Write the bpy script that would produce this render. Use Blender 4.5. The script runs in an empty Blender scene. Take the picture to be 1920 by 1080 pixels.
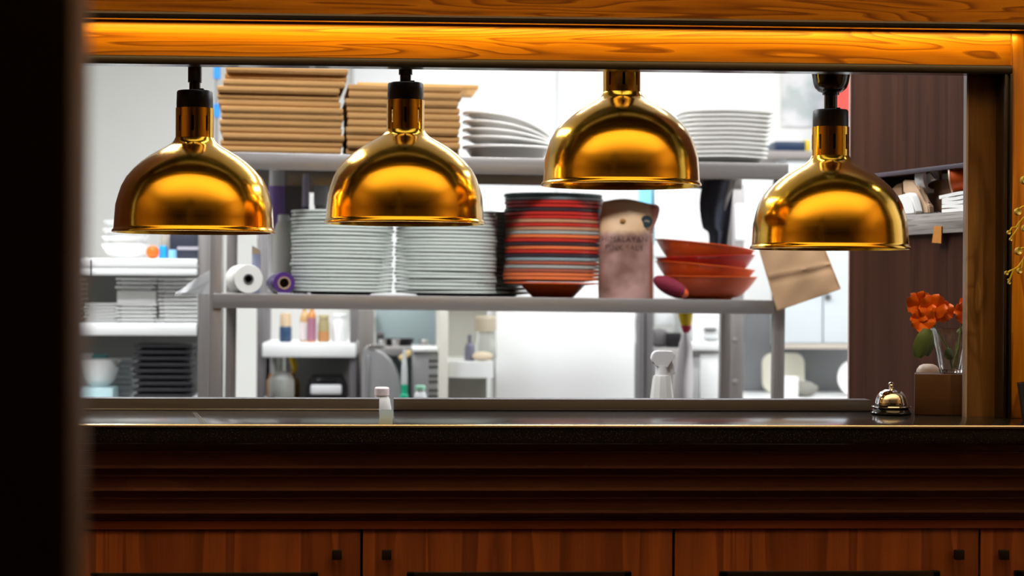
import bpy, bmesh, math, random
from mathutils import Matrix, Vector
random.seed(7)
SC = bpy.context.scene
COL = SC.collection
PI = math.pi
# ------------------------------------------------------------------ camera
F = 70.0 / 36.0 * 1920.0
YAW = math.radians(3.2)
CAMP = Vector((-3.6 * math.tan(YAW), -3.6, 1.33))
CROT = (Matrix.Rotation(-YAW, 4, 'Z') @ Matrix.Rotation(PI / 2, 4, 'X') @ Matrix.Rotation(0.0053, 4, 'Z'))
cd = bpy.data.cameras.new('camera')
cam = bpy.data.objects.new('camera', cd)
COL.objects.link(cam)
cam.matrix_world = Matrix.Translation(CAMP) @ CROT
cd.lens = 70.0
cd.sensor_width = 36.0
cd.clip_start = 0.05
cd.dof.use_dof = True
cd.dof.focus_distance = 3.70
cd.dof.aperture_fstop = 4.0
SC.camera = cam
# ------------------------------------------------------------------ world, light, exposure
w = bpy.data.worlds.new('world')
SC.world = w
w.use_nodes = True
w.node_tree.nodes['Background'].inputs[0].default_value = (1.0, 0.9, 0.8, 1)
w.node_tree.nodes['Background'].inputs[1].default_value = 0.02
SC.view_settings.view_transform = 'Standard'
SC.view_settings.look = 'None'
SC.view_settings.gamma = 1.0
SC.view_settings.exposure = 0.0
SC.view_settings.use_curve_mapping = False
SC.cycles.use_denoising = True
SC.cycles.max_bounces = 8
SC.cycles.sample_clamp_indirect = 6.0
SC.cycles.caustics_reflective = False


def area(name, loc, direction, sx, sy, watts, col):
    d = bpy.data.lights.new(name, 'AREA')
    d.shape = 'RECTANGLE'
    d.size, d.size_y, d.energy, d.color = sx, sy, watts, col
    o = bpy.data.objects.new(name, d)
    COL.objects.link(o)
    o.location = loc
    o.rotation_euler = Vector(direction).to_track_quat('-Z', 'Y').to_euler()
    return o


COOL = (0.96, 0.98, 1.0)
# fluorescent panels on the kitchen ceiling
area('kitchen_light', (-1.15, 1.55, 2.70), (0, 0, -1), 0.30, 1.9, 50, COOL)
area('kitchen_light', (1.75, 1.45, 2.70), (0, 0, -1), 0.30, 1.9, 42, COOL)
area('kitchen_light', (-0.1, 0.42, 2.70), (0, 0.12, -1), 3.0, 0.22, 72, COOL)
area('kitchen_light', (0.4, 1.75, 2.70), (0, 0, -1), 1.4, 0.30, 26, COOL)
area('kitchen_light', (0.7, 3.6, 2.70), (0, 0, -1), 2.6, 0.35, 44, COOL)
# warm cove above the opening and an added unseen fill washing the dining room ceiling
area('cove_light', (0.0, -0.09, 2.56), (0, -0.3, 1), 4.0, 0.08, 5, (1.0, 0.76, 0.44))
area('added_ceiling_fill', (0.0, -0.95, 1.98), (0, 0.0, 1), 4.4, 1.0, 96, (1.0, 0.77, 0.46))
# warm strip hidden behind the upper bead of the header
area('strip_light', (-0.15, -0.016, 1.799), (0, 0.25, -1), 2.15, 0.010, 1.8, (1.0, 0.60, 0.07))
# recessed spot in the dining room ceiling, on the upright at the opening's side
d = bpy.data.lights.new('spot_light', 'SPOT')
d.energy, d.color, d.spot_size, d.spot_blend, d.shadow_soft_size = 60, (1.0, 0.70, 0.34), math.radians(15), 0.8, 0.03
o = bpy.data.objects.new('spot_light', d)
COL.objects.link(o)
o.location = (1.5, -1.3, 2.70)
o.rotation_euler = (Vector((1.06, 0.0, 1.42)) - Vector(o.location)).to_track_quat('-Z', 'Y').to_euler()


# ------------------------------------------------------------------ projection helpers
def ray(px, py):
    return (CROT.to_3x3() @ Vector(((px - 960.0) / F, (540.0 - py) / F, -1.0)))


class Frame:
    """A place's own axes: x along it, y into it, z up."""
    def __init__(self, m):
        self.m = m
        self.i = m.inverted()

    def hit(self, px, py, b=0.0):
        o = self.i @ CAMP
        d = self.i.to_3x3() @ ray(px, py)
        t = (b - o.y) / d.y
        return o + d * t

    def at(self, x, y, z):
        return self.m @ Vector((x, y, z))


WORLD = Frame(Matrix.Identity(4))


def U(px, py, Y):
    return WORLD.hit(px, py, Y)


def rect(px0, px1, py0, py1, Y):
    a = U((px0 + px1) / 2, py0, Y)
    b = U((px0 + px1) / 2, py1, Y)
    return U(px0, (py0 + py1) / 2, Y).x, U(px1, (py0 + py1) / 2, Y).x, b.z, a.z


# ------------------------------------------------------------------ mesh helpers
def add_box(bm, x0, x1, y0, y1, z0, z1, bev=0.0, mi=0, M=None, seg=2):
    v = [bm.verts.new((x, y, z)) for x in (x0, x1) for y in (y0, y1) for z in (z0, z1)]
    q = [(0, 1, 3, 2), (4, 6, 7, 5), (0, 4, 5, 1), (2, 3, 7, 6), (0, 2, 6, 4), (1, 5, 7, 3)]
    fs = [bm.faces.new([v[i] for i in f]) for f in q]
    for f in fs:
        f.material_index = mi
    geo = set(v)
    if bev > 0:
        es = list({e for f in fs for e in f.edges})
        r = bmesh.ops.bevel(bm, geom=es, offset=bev, segments=seg, affect='EDGES', profile=0.5)
        geo = {x for f in r['faces'] for x in f.verts} | {x for x in v if x.is_valid}
        for f in r['faces']:
            f.material_index = mi
    if M is not None:
        bmesh.ops.transform(bm, matrix=M, verts=list(geo))
    return list(geo)


def add_lathe(bm, prof, seg=40, M=None, mi=0, skip=None):
    rings = []
    new = []
    for r, z in prof:
        if r < 1e-6:
            v = bm.verts.new((0, 0, z))
            rings.append([v] * seg)
            new.append(v)
        else:
            ring = [bm.verts.new((r * math.cos(2 * PI * k / seg), r * math.sin(2 * PI * k / seg), z)) for k in range(seg)]
            rings.append(ring)
            new += ring
    for i in range(len(rings) - 1):
        a, b = rings[i], rings[i + 1]
        for k in range(seg):
            if skip and skip(i, k):
                continue
            k2 = (k + 1) % seg
            vs = []
            for x in (a[k], a[k2], b[k2], b[k]):
                if x not in vs:
                    vs.append(x)
            if len(vs) >= 3:
                f = bm.faces.new(vs)
                f.material_index = mi
    if M is not None:
        bmesh.ops.transform(bm, matrix=M, verts=new)
    return new


def add_tube(bm, pts, r, seg=10, mi=0, caps=True):
    pts = [Vector(p) for p in pts]
    rs = r if isinstance(r, (list, tuple)) else [r] * len(pts)
    rings = []
    up = Vector((0.13, 0.31, 0.94))
    for i, p in enumerate(pts):
        t = (pts[min(i + 1, len(pts) - 1)] - pts[max(i - 1, 0)]).normalized()
        a = t.cross(up)
        if a.length < 1e-3:
            a = t.cross(Vector((1, 0, 0)))
        a.normalize()
        b = t.cross(a)
        rings.append([bm.verts.new(p + (a * math.cos(2 * PI * k / seg) + b * math.sin(2 * PI * k / seg)) * rs[i]) for k in range(seg)])
    for i in range(len(rings) - 1):
        for k in range(seg):
            f = bm.faces.new((rings[i][k], rings[i][(k + 1) % seg], rings[i + 1][(k + 1) % seg], rings[i + 1][k]))
            f.material_index = mi
    if caps:
        for rg in (rings[0], rings[-1]):
            bm.faces.new(rg).material_index = mi


def add_prism(bm, poly, y0, y1, axis='y', mi=0, M=None):
    """Extrude a 2-D outline: axis y -> outline in xz, x -> outline in yz, z -> outline in xy."""
    def P(p, t):
        return {'y': (p[0], t, p[1]), 'x': (t, p[0], p[1]), 'z': (p[0], p[1], t)}[axis]
    a = [bm.verts.new(P(p, y0)) for p in poly]
    b = [bm.verts.new(P(p, y1)) for p in poly]
    n = len(poly)
    for i in range(n):
        bm.faces.new((a[i], a[(i + 1) % n], b[(i + 1) % n], b[i])).material_index = mi
    bm.faces.new(a).material_index = mi
    bm.faces.new(b).material_index = mi
    if M is not None:
        bmesh.ops.transform(bm, matrix=M, verts=a + b)


def add_sheet(bm, fn, nu, nv, th, mi=0):
    """A surface fn(u,v)->point, thickened to th."""
    g = [[Vector(fn(i / nu, j / nv)) for j in range(nv + 1)] for i in range(nu + 1)]
    nr = [[None] * (nv + 1) for _ in range(nu + 1)]
    for i in range(nu + 1):
        for j in range(nv + 1):
            du = g[min(i + 1, nu)][j] - g[max(i - 1, 0)][j]
            dv = g[i][min(j + 1, nv)] - g[i][max(j - 1, 0)]
            n = du.cross(dv)
            nr[i][j] = n.normalized() if n.length > 1e-12 else Vector((0, 0, 1))
    A = [[bm.verts.new(g[i][j] + nr[i][j] * th / 2) for j in range(nv + 1)] for i in range(nu + 1)]
    B = [[bm.verts.new(g[i][j] - nr[i][j] * th / 2) for j in range(nv + 1)] for i in range(nu + 1)]
    def q(*v):
        f = bm.faces.new(v)
        f.material_index = mi
    for i in range(nu):
        for j in range(nv):
            q(A[i][j], A[i + 1][j], A[i + 1][j + 1], A[i][j + 1])
            q(B[i][j], B[i][j + 1], B[i + 1][j + 1], B[i + 1][j])
    for i in range(nu):
        q(A[i][0], B[i][0], B[i + 1][0], A[i + 1][0])
        q(A[i][nv], A[i + 1][nv], B[i + 1][nv], B[i][nv])
    for j in range(nv):
        q(A[0][j], A[0][j + 1], B[0][j + 1], B[0][j])
        q(A[nu][j], B[nu][j], B[nu][j + 1], A[nu][j + 1])


def obj(name, bm, m, parent=None, loc=None, M=None, smooth=35):
    bmesh.ops.recalc_face_normals(bm, faces=bm.faces[:])
    me = bpy.data.meshes.new(name)
    bm.to_mesh(me)
    bm.free()
    if smooth:
        for p in me.polygons:
            p.use_smooth = True
        me.set_sharp_from_angle(angle=math.radians(smooth))
    for x in (m if isinstance(m, (list, tuple)) else [m]):
        me.materials.append(x)
    o = bpy.data.objects.new(name, me)
    COL.objects.link(o)
    if parent is not None:
        o.parent = parent
    if M is not None:
        o.matrix_basis = M
    elif loc is not None:
        o.location = loc
    return o


def tag(o, label, cat, group=None, kind=None):
    if label:
        o['label'] = label
    if cat:
        o['category'] = cat
    if group:
        o['group'] = group
    if kind:
        o['kind'] = kind
    return o


def thing(name, label, cat, loc=(0, 0, 0), group=None, M=None):
    o = bpy.data.objects.new(name, None)
    o.empty_display_size = 0.05
    COL.objects.link(o)
    if M is not None:
        o.matrix_basis = M
    else:
        o.location = loc
    return tag(o, label, cat, group)


def kids(o):
    return [c for c in COL.objects if c.parent == o]


def dup(o, label=None, M=None, group=None):
    r = o.copy()
    COL.objects.link(r)
    if M is not None:
        r.matrix_basis = M
    if label:
        r['label'] = label
    if group:
        r['group'] = group
    for ch in kids(o):
        c = ch.copy()
        COL.objects.link(c)
        c.parent = r
        for g in kids(ch):
            d = g.copy()
            COL.objects.link(d)
            d.parent = c
    return r


def struct(name, bm, m, **k):
    o = obj(name, bm, m, **k)
    o['kind'] = 'structure'
    return o


def NB():
    return bmesh.new()


def boxobj(name, m, d, parent=None, loc=None, M=None, bev=0.0):
    bm = NB()
    add_box(bm, *d, bev=bev)
    return obj(name, bm, m, parent, loc, M)


ORD = ['topmost', 'second', 'third', 'fourth', 'fifth', 'sixth', 'seventh', 'eighth', 'ninth', 'tenth', 'eleventh', 'twelfth', 'thirteenth',
       'fourteenth', 'fifteenth', 'sixteenth', 'seventeenth', 'eighteenth', 'nineteenth', 'twentieth', 'twenty-first', 'twenty-second',
       'twenty-third', 'twenty-fourth', 'twenty-fifth', 'twenty-sixth']


def nth(i, n):
    """i counted from the top, 0-based."""
    if i == 0:
        return 'topmost'
    if i == n - 1:
        return 'bottommost'
    return ORD[i] + ' from top'


# ------------------------------------------------------------------ materials
def mat(name, col, rough=0.5, metal=0.0, var=0.0, vscale=8.0, bump=0.0, bscale=60.0, coat=0.0, stretch=None, trans=0.0, alpha=1.0, ior=1.45, spec=0.5, rvar=0.0):
    m = bpy.data.materials.new(name)
    m.use_nodes = True
    nt = m.node_tree
    N, L = nt.nodes, nt.links
    b = N['Principled BSDF']
    b.inputs['Base Color'].default_value = (*col, 1)
    b.inputs['Roughness'].default_value = rough
    b.inputs['Metallic'].default_value = metal
    b.inputs['Coat Weight'].default_value = coat
    b.inputs['Coat Roughness'].default_value = 0.08
    b.inputs['Transmission Weight'].default_value = trans
    b.inputs['Alpha'].default_value = alpha
    b.inputs['IOR'].default_value = ior
    b.inputs['Specular IOR Level'].default_value = spec
    tc = N.new('ShaderNodeTexCoord')
    mp = N.new('ShaderNodeMapping')
    L.new(tc.outputs['Object'], mp.inputs['Vector'])
    if stretch:
        mp.inputs['Scale'].default_value = stretch
    nz = N.new('ShaderNodeTexNoise')
    nz.inputs['Scale'].default_value = vscale
    nz.inputs['Detail'].default_value = 5
    L.new(mp.outputs[0], nz.inputs['Vector'])
    if var > 0:
        mx = N.new('ShaderNodeMix')
        mx.data_type = 'RGBA'
        mx.inputs['A'].default_value = (*[c * (1 - var) for c in col], 1)
        mx.inputs['B'].default_value = (*[min(1, c * (1 + var)) for c in col], 1)
        L.new(nz.outputs['Fac'], mx.inputs['Factor'])
        L.new(mx.outputs['Result'], b.inputs['Base Color'])
    if rvar > 0:
        mr = N.new('ShaderNodeMapRange')
        mr.inputs['From Min'].default_value = 0.3
        mr.inputs['From Max'].default_value = 0.7
        mr.inputs['To Min'].default_value = max(0.02, rough - rvar)
        mr.inputs['To Max'].default_value = rough + rvar
        L.new(nz.outputs['Fac'], mr.inputs['Value'])
        L.new(mr.outputs[0], b.inputs['Roughness'])
    if bump > 0:
        n2 = N.new('ShaderNodeTexNoise')
        n2.inputs['Scale'].default_value = bscale
        n2.inputs['Detail'].default_value = 4
        L.new(mp.outputs[0], n2.inputs['Vector'])
        bp = N.new('ShaderNodeBump')
        bp.inputs['Strength'].default_value = bump
        bp.inputs['Distance'].default_value = 0.003
        L.new(n2.outputs['Fac'], bp.inputs['Height'])
        L.new(bp.outputs[0], b.inputs['Normal'])
    return m


def wood(name, dark, mid, light, axis='x', rough=0.35, coat=0.3, scale=1.0, rings=9.0, line=0.5, flame=(2.2, 9.0), spec=0.5):
    """Long grain along one axis: flame-like contour lines over fine fibre."""
    m = bpy.data.materials.new(name)
    m.use_nodes = True
    nt = m.node_tree
    N, L = nt.nodes, nt.links
    b = N['Principled BSDF']
    b.inputs['Roughness'].default_value = rough
    b.inputs['Coat Weight'].default_value = coat
    b.inputs['Coat Roughness'].default_value = 0.15
    tc = N.new('ShaderNodeTexCoord')
    def mapped(along, across):
        mp = N.new('ShaderNodeMapping')
        s = [across * scale] * 3
        s['xyz'.index(axis)] = along * scale
        mp.inputs['Scale'].default_value = s
        L.new(tc.outputs['Object'], mp.inputs['Vector'])
        return mp
    n1 = N.new('ShaderNodeTexNoise')
    n1.inputs['Scale'].default_value = 1.0
    n1.inputs['Detail'].default_value = 2
    b.inputs['Specular IOR Level'].default_value = spec
    n1.inputs['Roughness'].default_value = 0.45
    n1.inputs['Distortion'].default_value = 0.6
    L.new(mapped(*flame).outputs[0], n1.inputs['Vector'])
    mul = N.new('ShaderNodeMath')
    mul.operation = 'MULTIPLY'
    mul.inputs[1].default_value = rings
    L.new(n1.outputs['Fac'], mul.inputs[0])
    fr = N.new('ShaderNodeMath')
    fr.operation = 'FRACT'
    L.new(mul.outputs[0], fr.inputs[0])
    cr = N.new('ShaderNodeValToRGB')
    e = cr.color_ramp.elements
    e[0].position, e[0].color = 0.0, (*light, 1)
    e[1].position, e[1].color = 1.0, (*mid, 1)
    k = cr.color_ramp.elements.new(0.9)
    k.color = (*[dark[i] * line + mid[i] * (1 - line) for i in range(3)], 1)
    k = cr.color_ramp.elements.new(0.62)
    k.color = (*mid, 1)
    L.new(fr.outputs[0], cr.inputs[0])
    n2 = N.new('ShaderNodeTexNoise')
    n2.inputs['Scale'].default_value = 1.0
    n2.inputs['Detail'].default_value = 6
    n2.inputs['Roughness'].default_value = 0.7
    L.new(mapped(9.0, 260.0).outputs[0], n2.inputs['Vector'])
    n3 = N.new('ShaderNodeTexNoise')
    n3.inputs['Scale'].default_value = 1.0
    n3.inputs['Detail'].default_value = 3
    L.new(mapped(1.2, 16.0).outputs[0], n3.inputs['Vector'])
    mr = N.new('ShaderNodeMapRange')
    mr.inputs['From Min'].default_value = 0.3
    mr.inputs['From Max'].default_value = 0.7
    mr.inputs['To Min'].default_value = 0.6
    mr.inputs['To Max'].default_value = 1.25
    ad = N.new('ShaderNodeMath')
    ad.operation = 'MULTIPLY_ADD'
    ad.inputs[1].default_value = 0.45
    L.new(n2.outputs['Fac'], ad.inputs[0])
    h = N.new('ShaderNodeMath')
    h.operation = 'MULTIPLY'
    h.inputs[1].default_value = 0.55
    L.new(n3.outputs['Fac'], h.inputs[0])
    L.new(h.outputs[0], ad.inputs[2])
    L.new(ad.outputs[0], mr.inputs['Value'])
    mx = N.new('ShaderNodeMix')
    mx.data_type = 'RGBA'
    mx.blend_type = 'MULTIPLY'
    mx.inputs['Factor'].default_value = 1.0
    L.new(cr.outputs[0], mx.inputs['A'])
    L.new(mr.outputs[0], mx.inputs['B'])
    L.new(mx.outputs['Result'], b.inputs['Base Color'])
    bp = N.new('ShaderNodeBump')
    bp.inputs['Strength'].default_value = 0.08
    bp.inputs['Distance'].default_value = 0.002
    L.new(n2.outputs['Fac'], bp.inputs['Height'])
    L.new(bp.outputs[0], b.inputs['Normal'])
    return m


HEADER = wood('honey_wood', (0.16, 0.042, 0.006), (0.46, 0.165, 0.006), (0.58, 0.23, 0.010), 'x', rough=0.40, coat=0.15, rings=15, line=0.8, scale=1.5, flame=(0.8, 13.0))
HEADERV = wood('honey_wood_upright', (0.16, 0.042, 0.006), (0.46, 0.165, 0.006), (0.58, 0.23, 0.010), 'z', rough=0.40, coat=0.15, rings=9, line=0.6, scale=1.5, flame=(0.8, 13.0))
BEAD = mat('black_bead', (0.018, 0.012, 0.009), 0.28, coat=0.4, var=0.3, vscale=40, bump=0.1)
DOORW = wood('mahogany', (0.12, 0.028, 0.008), (0.29, 0.075, 0.020), (0.42, 0.118, 0.030), 'z', rough=0.4, coat=0.2, rings=4, line=0.5, flame=(0.7, 14.0))
FASCIA = wood('dark_moulding', (0.085, 0.036, 0.027), (0.17, 0.072, 0.055), (0.20, 0.085, 0.064), 'x', rough=0.36, coat=0.2, rings=3, line=0.3)
FASCIAR = wood('red_brown_rail', (0.09, 0.024, 0.010), (0.24, 0.060, 0.024), (0.28, 0.070, 0.028), 'x', rough=0.4, coat=0.2, rings=3, line=0.3)
WALNUT = wood('walnut_laminate', (0.020, 0.007, 0.004), (0.046, 0.0165, 0.009), (0.060, 0.022, 0.012), 'z', rough=0.5, coat=0.0, scale=1.3, rings=3, line=0.35, spec=0.06, flame=(0.5, 16.0))
JAMBW = wood('walnut_jamb', (0.05, 0.022, 0.010), (0.20, 0.105, 0.038), (0.28, 0.15, 0.055), 'z', rough=0.22, coat=0.5, scale=1.6, rings=3, line=0.5)
BOXW = wood('brown_box_wood', (0.045, 0.019, 0.008), (0.085, 0.036, 0.014), (0.095, 0.041, 0.016), 'x', rough=0.5, coat=0.0, rings=2, line=0.2)
GREYW = wood('grey_wood', (0.12, 0.105, 0.09), (0.31, 0.28, 0.255), (0.38, 0.35, 0.32), 'x', rough=0.55, coat=0.0, scale=2.2, rings=7, line=0.7, flame=(0.5, 32.0))
DARKW = wood('dining_dark_wood', (0.02, 0.008, 0.004), (0.05, 0.018, 0.008), (0.06, 0.024, 0.010), 'z', rough=0.4, coat=0.2)
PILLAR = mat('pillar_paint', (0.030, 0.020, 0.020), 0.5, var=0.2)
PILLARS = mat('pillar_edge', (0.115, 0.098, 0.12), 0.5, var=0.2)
GOLD = mat('brushed_brass', (0.72, 0.385, 0.012), 0.165, 1.0, rvar=0.03, vscale=3.0, stretch=(4, 4, 120), coat=0.45, bump=0.02, bscale=40)
BLACKP = mat('black_plastic', (0.012, 0.011, 0.013), 0.38, bump=0.08, bscale=400)
BLACKG = mat('black_gloss', (0.008, 0.008, 0.009), 0.10, coat=0.5)
STEEL = mat('stainless_steel', (0.40, 0.385, 0.375), 0.36, 0.75, rvar=0.05, vscale=2.0, stretch=(2, 60, 60), bump=0.03, bscale=30)
STEELD = mat('steel_dull', (0.16, 0.15, 0.155), 0.5, 0.3, rvar=0.05, vscale=2.0, stretch=(2, 60, 60))
UPST = mat('upstand_steel', (0.155, 0.155, 0.180), 0.45, 0.3)
STEELV = mat('stainless_post', (0.33, 0.315, 0.31), 0.38, 0.75, rvar=0.05, vscale=2.0, stretch=(60, 60, 2))
CHROME = mat('chrome', (0.82, 0.80, 0.79), 0.06, 1.0)
CERAMIC = mat('white_glaze', (0.90, 0.91, 0.89), 0.22, coat=0.3)
CERAMICG = mat('pale_green_glaze', (0.66, 0.71, 0.66), 0.22, coat=0.3)
CERAMICW = mat('cream_white_glaze', (0.82, 0.81, 0.77), 0.25, coat=0.3)
CARD = mat('brown_cardboard', (0.40, 0.215, 0.072), 0.85, var=0.18, vscale=9, stretch=(1, 1, 14), bump=0.25, bscale=120)
CARDL = mat('orange_brown_board', (0.60, 0.33, 0.10), 0.7, var=0.12)
KRAFT = mat('kraft_paper', (0.50, 0.305, 0.165), 0.85, var=0.10, vscale=14, bump=0.3, bscale=24)
KRAFTL = mat('light_kraft_paper', (0.62, 0.42, 0.27), 0.85, var=0.10, vscale=14, bump=0.3, bscale=40)
AMBER = mat('amber_plaster', (0.60, 0.46, 0.28), 0.7, var=0.08, vscale=2)
WALLP = mat('kitchen_wall', (0.80, 0.80, 0.77), 0.6, var=0.03, vscale=1.2)
FLOORK = mat('floor_tile', (0.45, 0.44, 0.43), 0.5, var=0.2)
CEILK = mat('kitchen_ceiling', (0.80, 0.80, 0.78), 0.7, var=0.03)
CEILD = mat('dining_ceiling', (0.70, 0.58, 0.42), 0.6, var=0.08, vscale=2)
WHITE = mat('white_enamel', (0.91, 0.92, 0.92), 0.35, var=0.03, vscale=2)
WHITEP = mat('white_plastic', (0.85, 0.86, 0.87), 0.4, var=0.02)
CREAMP = mat('cream_laminate', (0.72, 0.70, 0.62), 0.5, var=0.04)
GREYP = mat('grey_panel', (0.25, 0.255, 0.265), 0.5, 0.2, var=0.15)
TEALG = mat('teal_grey_panel', (0.30, 0.38, 0.39), 0.4, 0.1, var=0.12, vscale=3)
NAVY = mat('navy_cloth', (0.030, 0.034, 0.052), 0.85, var=0.3, vscale=30, bump=0.3)
BLACKT = mat('black_fabric', (0.020, 0.020, 0.024), 0.7, var=0.5, vscale=12, stretch=(1, 1, 6), bump=0.4)
GLASS = mat('clear_glass', (0.95, 0.97, 0.95), 0.02, trans=1.0, ior=1.45)
GLASSM = mat('cloudy_glass', (0.86, 0.88, 0.84), 0.25, trans=0.7, ior=1.3)
FILM = mat('clear_film', (0.86, 0.87, 0.88), 0.25, trans=0.35, alpha=0.7)
MIXS = mat('machine_steel', (0.42, 0.42, 0.43), 0.4, 0.4, rvar=0.05, vscale=3)
PAPER = mat('white_paper', (0.82, 0.82, 0.80), 0.75, var=0.04, bump=0.15)


def granite():
    m = mat('black_granite', (0.018, 0.017, 0.018), 0.16, spec=0.6)
    nt = m.node_tree
    N, L = nt.nodes, nt.links
    b = N['Principled BSDF']
    tc = N.new('ShaderNodeTexCoord')
    n = N.new('ShaderNodeTexNoise')
    n.inputs['Scale'].default_value = 420
    n.inputs['Detail'].default_value = 2
    L.new(tc.outputs['Object'], n.inputs['Vector'])
    cr = N.new('ShaderNodeValToRGB')
    e = cr.color_ramp.elements
    e[0].position, e[0].color = 0.60, (0.012, 0.012, 0.013, 1)
    e[1].position, e[1].color = 0.80, (0.16, 0.15, 0.14, 1)
    L.new(n.outputs['Fac'], cr.inputs[0])
    L.new(cr.outputs[0], b.inputs['Base Color'])
    return m


GRANITE = granite()


def plain(name, r, g, b, rough=0.4, **k):
    return mat(name, (r, g, b), rough, **k)


# ------------------------------------------------------------------ room shell
YB, XL, XR, YF, ZC = 5.0, -3.0, 2.6, -6.5, 2.75
bm = NB(); add_box(bm, XL, XR, 0.0, YB, -0.1, 0.0); struct('floor', bm, FLOORK)
bm = NB(); add_box(bm, XL, XR, YF, 0.0, -0.1, 0.0); struct('floor_dining', bm, DARKW)
bm = NB(); add_box(bm, XL, XR, 0.07, YB, ZC, ZC + 0.1); struct('ceiling', bm, CEILK)
bm = NB(); add_box(bm, XL, XR, YF, 0.07, ZC, ZC + 0.1); struct('ceiling_dining', bm, CEILD)
bm = NB(); add_box(bm, XL, XR, YB, YB + 0.1, 0, ZC); struct('wall_back', bm, WALLP)
bm = NB(); add_box(bm, XL - 0.1, XL, 0.0, YB, 0, ZC); struct('wall_left', bm, WALLP)
bm = NB(); add_box(bm, XR, XR + 0.1, 0.0, YB, 0, ZC); struct('wall_right', bm, WALLP)
bm = NB(); add_box(bm, XL - 0.1, XL, YF, 0.0, 0, ZC); struct('wall_left_dining', bm, AMBER)
bm = NB(); add_box(bm, XR, XR + 0.1, YF, 0.0, 0, ZC); struct('wall_right_dining', bm, AMBER)
bm = NB(); add_box(bm, XL, XR, YF - 0.1, YF, 0, ZC); struct('wall_front', bm, DARKW)


def ZP(py, y, px=960):
    """Height at image row py on the wall plane y."""
    return U(px, py, y).z


OX0, OX1 = -1.25, U(1893, 460, 0).x          # opening
ZB = ZP(116, 0)                              # underside of the lower honey board
ZL = ZP(44, -0.06)                           # underside of the upper bead
ZU = ZP(32, -0.06)
CTZ = ZP(797, -0.2)                          # counter top
print('CTZ', CTZ, 'ZB', ZB, 'OX1', OX1)
# lower honey board, facing the dining room
bm = NB(); add_box(bm, OX0 - 0.2, OX1 + 0.0, 0.0, 0.03, ZB, ZL + 0.03); struct('trim_1', bm, HEADER)
# bead under it
bm = NB()
zb0 = ZP(127.5, -0.012)
add_prism(bm, [(-0.004, ZB + 0.004), (-0.010, ZB + 0.003), (-0.012, ZB - 0.001), (-0.012, zb0 + 0.003), (-0.009, zb0), (0.03, zb0), (0.03, ZB), (0.0, ZB)], OX0 - 0.2, OX1, 'x')
struct('trim_2', bm, BEAD)
# upper board, standing proud, and its bead
bm = NB(); add_box(bm, OX0 - 0.2, XR, -0.055, 0.0, ZU, ZU + 0.32, 0.002); struct('trim_3', bm, HEADER)
bm = NB()
add_prism(bm, [(-0.0555, ZU + 0.002), (-0.064, ZU + 0.001), (-0.067, ZU - 0.003), (-0.067, ZL + 0.004), (-0.063, ZL), (-0.050, ZL), (-0.050, ZL + 0.004), (-0.050, ZU - 0.0), (-0.0, ZU), (0.0, ZU + 0.002)], OX0 - 0.2, XR, 'x')
struct('trim_4', bm, BEAD)
# wall above and on both sides of the opening
bm = NB(); add_box(bm, XL, XR, 0.0, 0.07, ZU + 0.32, ZC); add_box(bm, OX0 - 0.2, XR, 0.03, 0.07, zb0 + 0.03, ZU + 0.32); struct('wall_header', bm, DARKW)
bm = NB(); add_box(bm, XL, OX0 - 0.2, 0.0, 0.07, 0, ZU + 0.32); struct('wall_partition', bm, DARKW)
bm = NB(); add_box(bm, OX1 + 0.5, XR, 0.0, 0.07, 0, ZU + 0.32); struct('wall_partition_right', bm, DARKW)
# ledge of the cove above
bm = NB(); add_box(bm, XL, XR, -0.15, 0.0, 2.51, 2.53, 0.004); add_box(bm, XL, XR, -0.15, -0.14, 2.53, 2.57, 0.003); struct('trim_5', bm, HEADER)
# honey upright at the opening's right side with its mitre, and its dark bead
bm = NB(); add_box(bm, OX1, OX1 + 0.5, -0.004, 0.05, CTZ, ZL + 0.03, 0.002); struct('trim_6', bm, HEADERV)
bm = NB()
xi = U(1880, 460, 0).x
add_box(bm, xi, xi + 0.0055, -0.008, 0.05, CTZ, zb0, 0.0015)
add_box(bm, xi + 0.005, OX1 - 0.0035, -0.003, 0.05, CTZ, zb0, 0.0008)
add_box(bm, OX1 - 0.004, OX1 + 0.0015, -0.012, 0.05, CTZ, zb0, 0.002)
struct('trim_7', bm, BEAD)
# walnut board behind the upright with a pale edge
xj = U(1814, 460, 0.045).x
bm = NB(); add_box(bm, xj, xi + 0.02, 0.045, 0.063, CTZ, zb0 + 0.03); struct('trim_8', bm, JAMBW)
bm = NB(); add_box(bm, xj - 0.0035, xj, 0.043, 0.063, CTZ, zb0 + 0.03); struct('trim_9', bm, plain('pale_edge', 0.42, 0.36, 0.35, 0.5))
# soffit the lamps hang from
bm = NB(); add_box(bm, OX0 - 0.2, XR - 1.2, 0.11, 0.21, 1.86, 1.92, 0.003); struct('trim_12', bm, BEAD)
for xk in (-1.0, 0.2, 1.2):
    bm = NB(); add_box(bm, xk - 0.02, xk + 0.02, 0.14, 0.18, 1.92, ZC); struct('trim_13', bm, BEAD)

bm = NB(); xl_ = U(118, 540, 0.8).x; add_box(bm, xl_ - 0.06, xl_, 0.08, 0.85, CTZ - 0.14, ZC); struct('wall_added_dark_panel', bm, WALNUT)  # unseen dark panel, added to darken the reflections in the lamp domes
# blurred dark pillar close to the camera
yp = -2.50
xp = U(134, 540, yp).x
bm = NB()
add_box(bm, xp - 0.4, xp, yp, yp + 0.062, 0, ZC, 0.003, mi=0)
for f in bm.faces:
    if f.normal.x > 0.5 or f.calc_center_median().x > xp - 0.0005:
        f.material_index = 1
struct('pillar', bm, [PILLAR, PILLARS])

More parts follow.
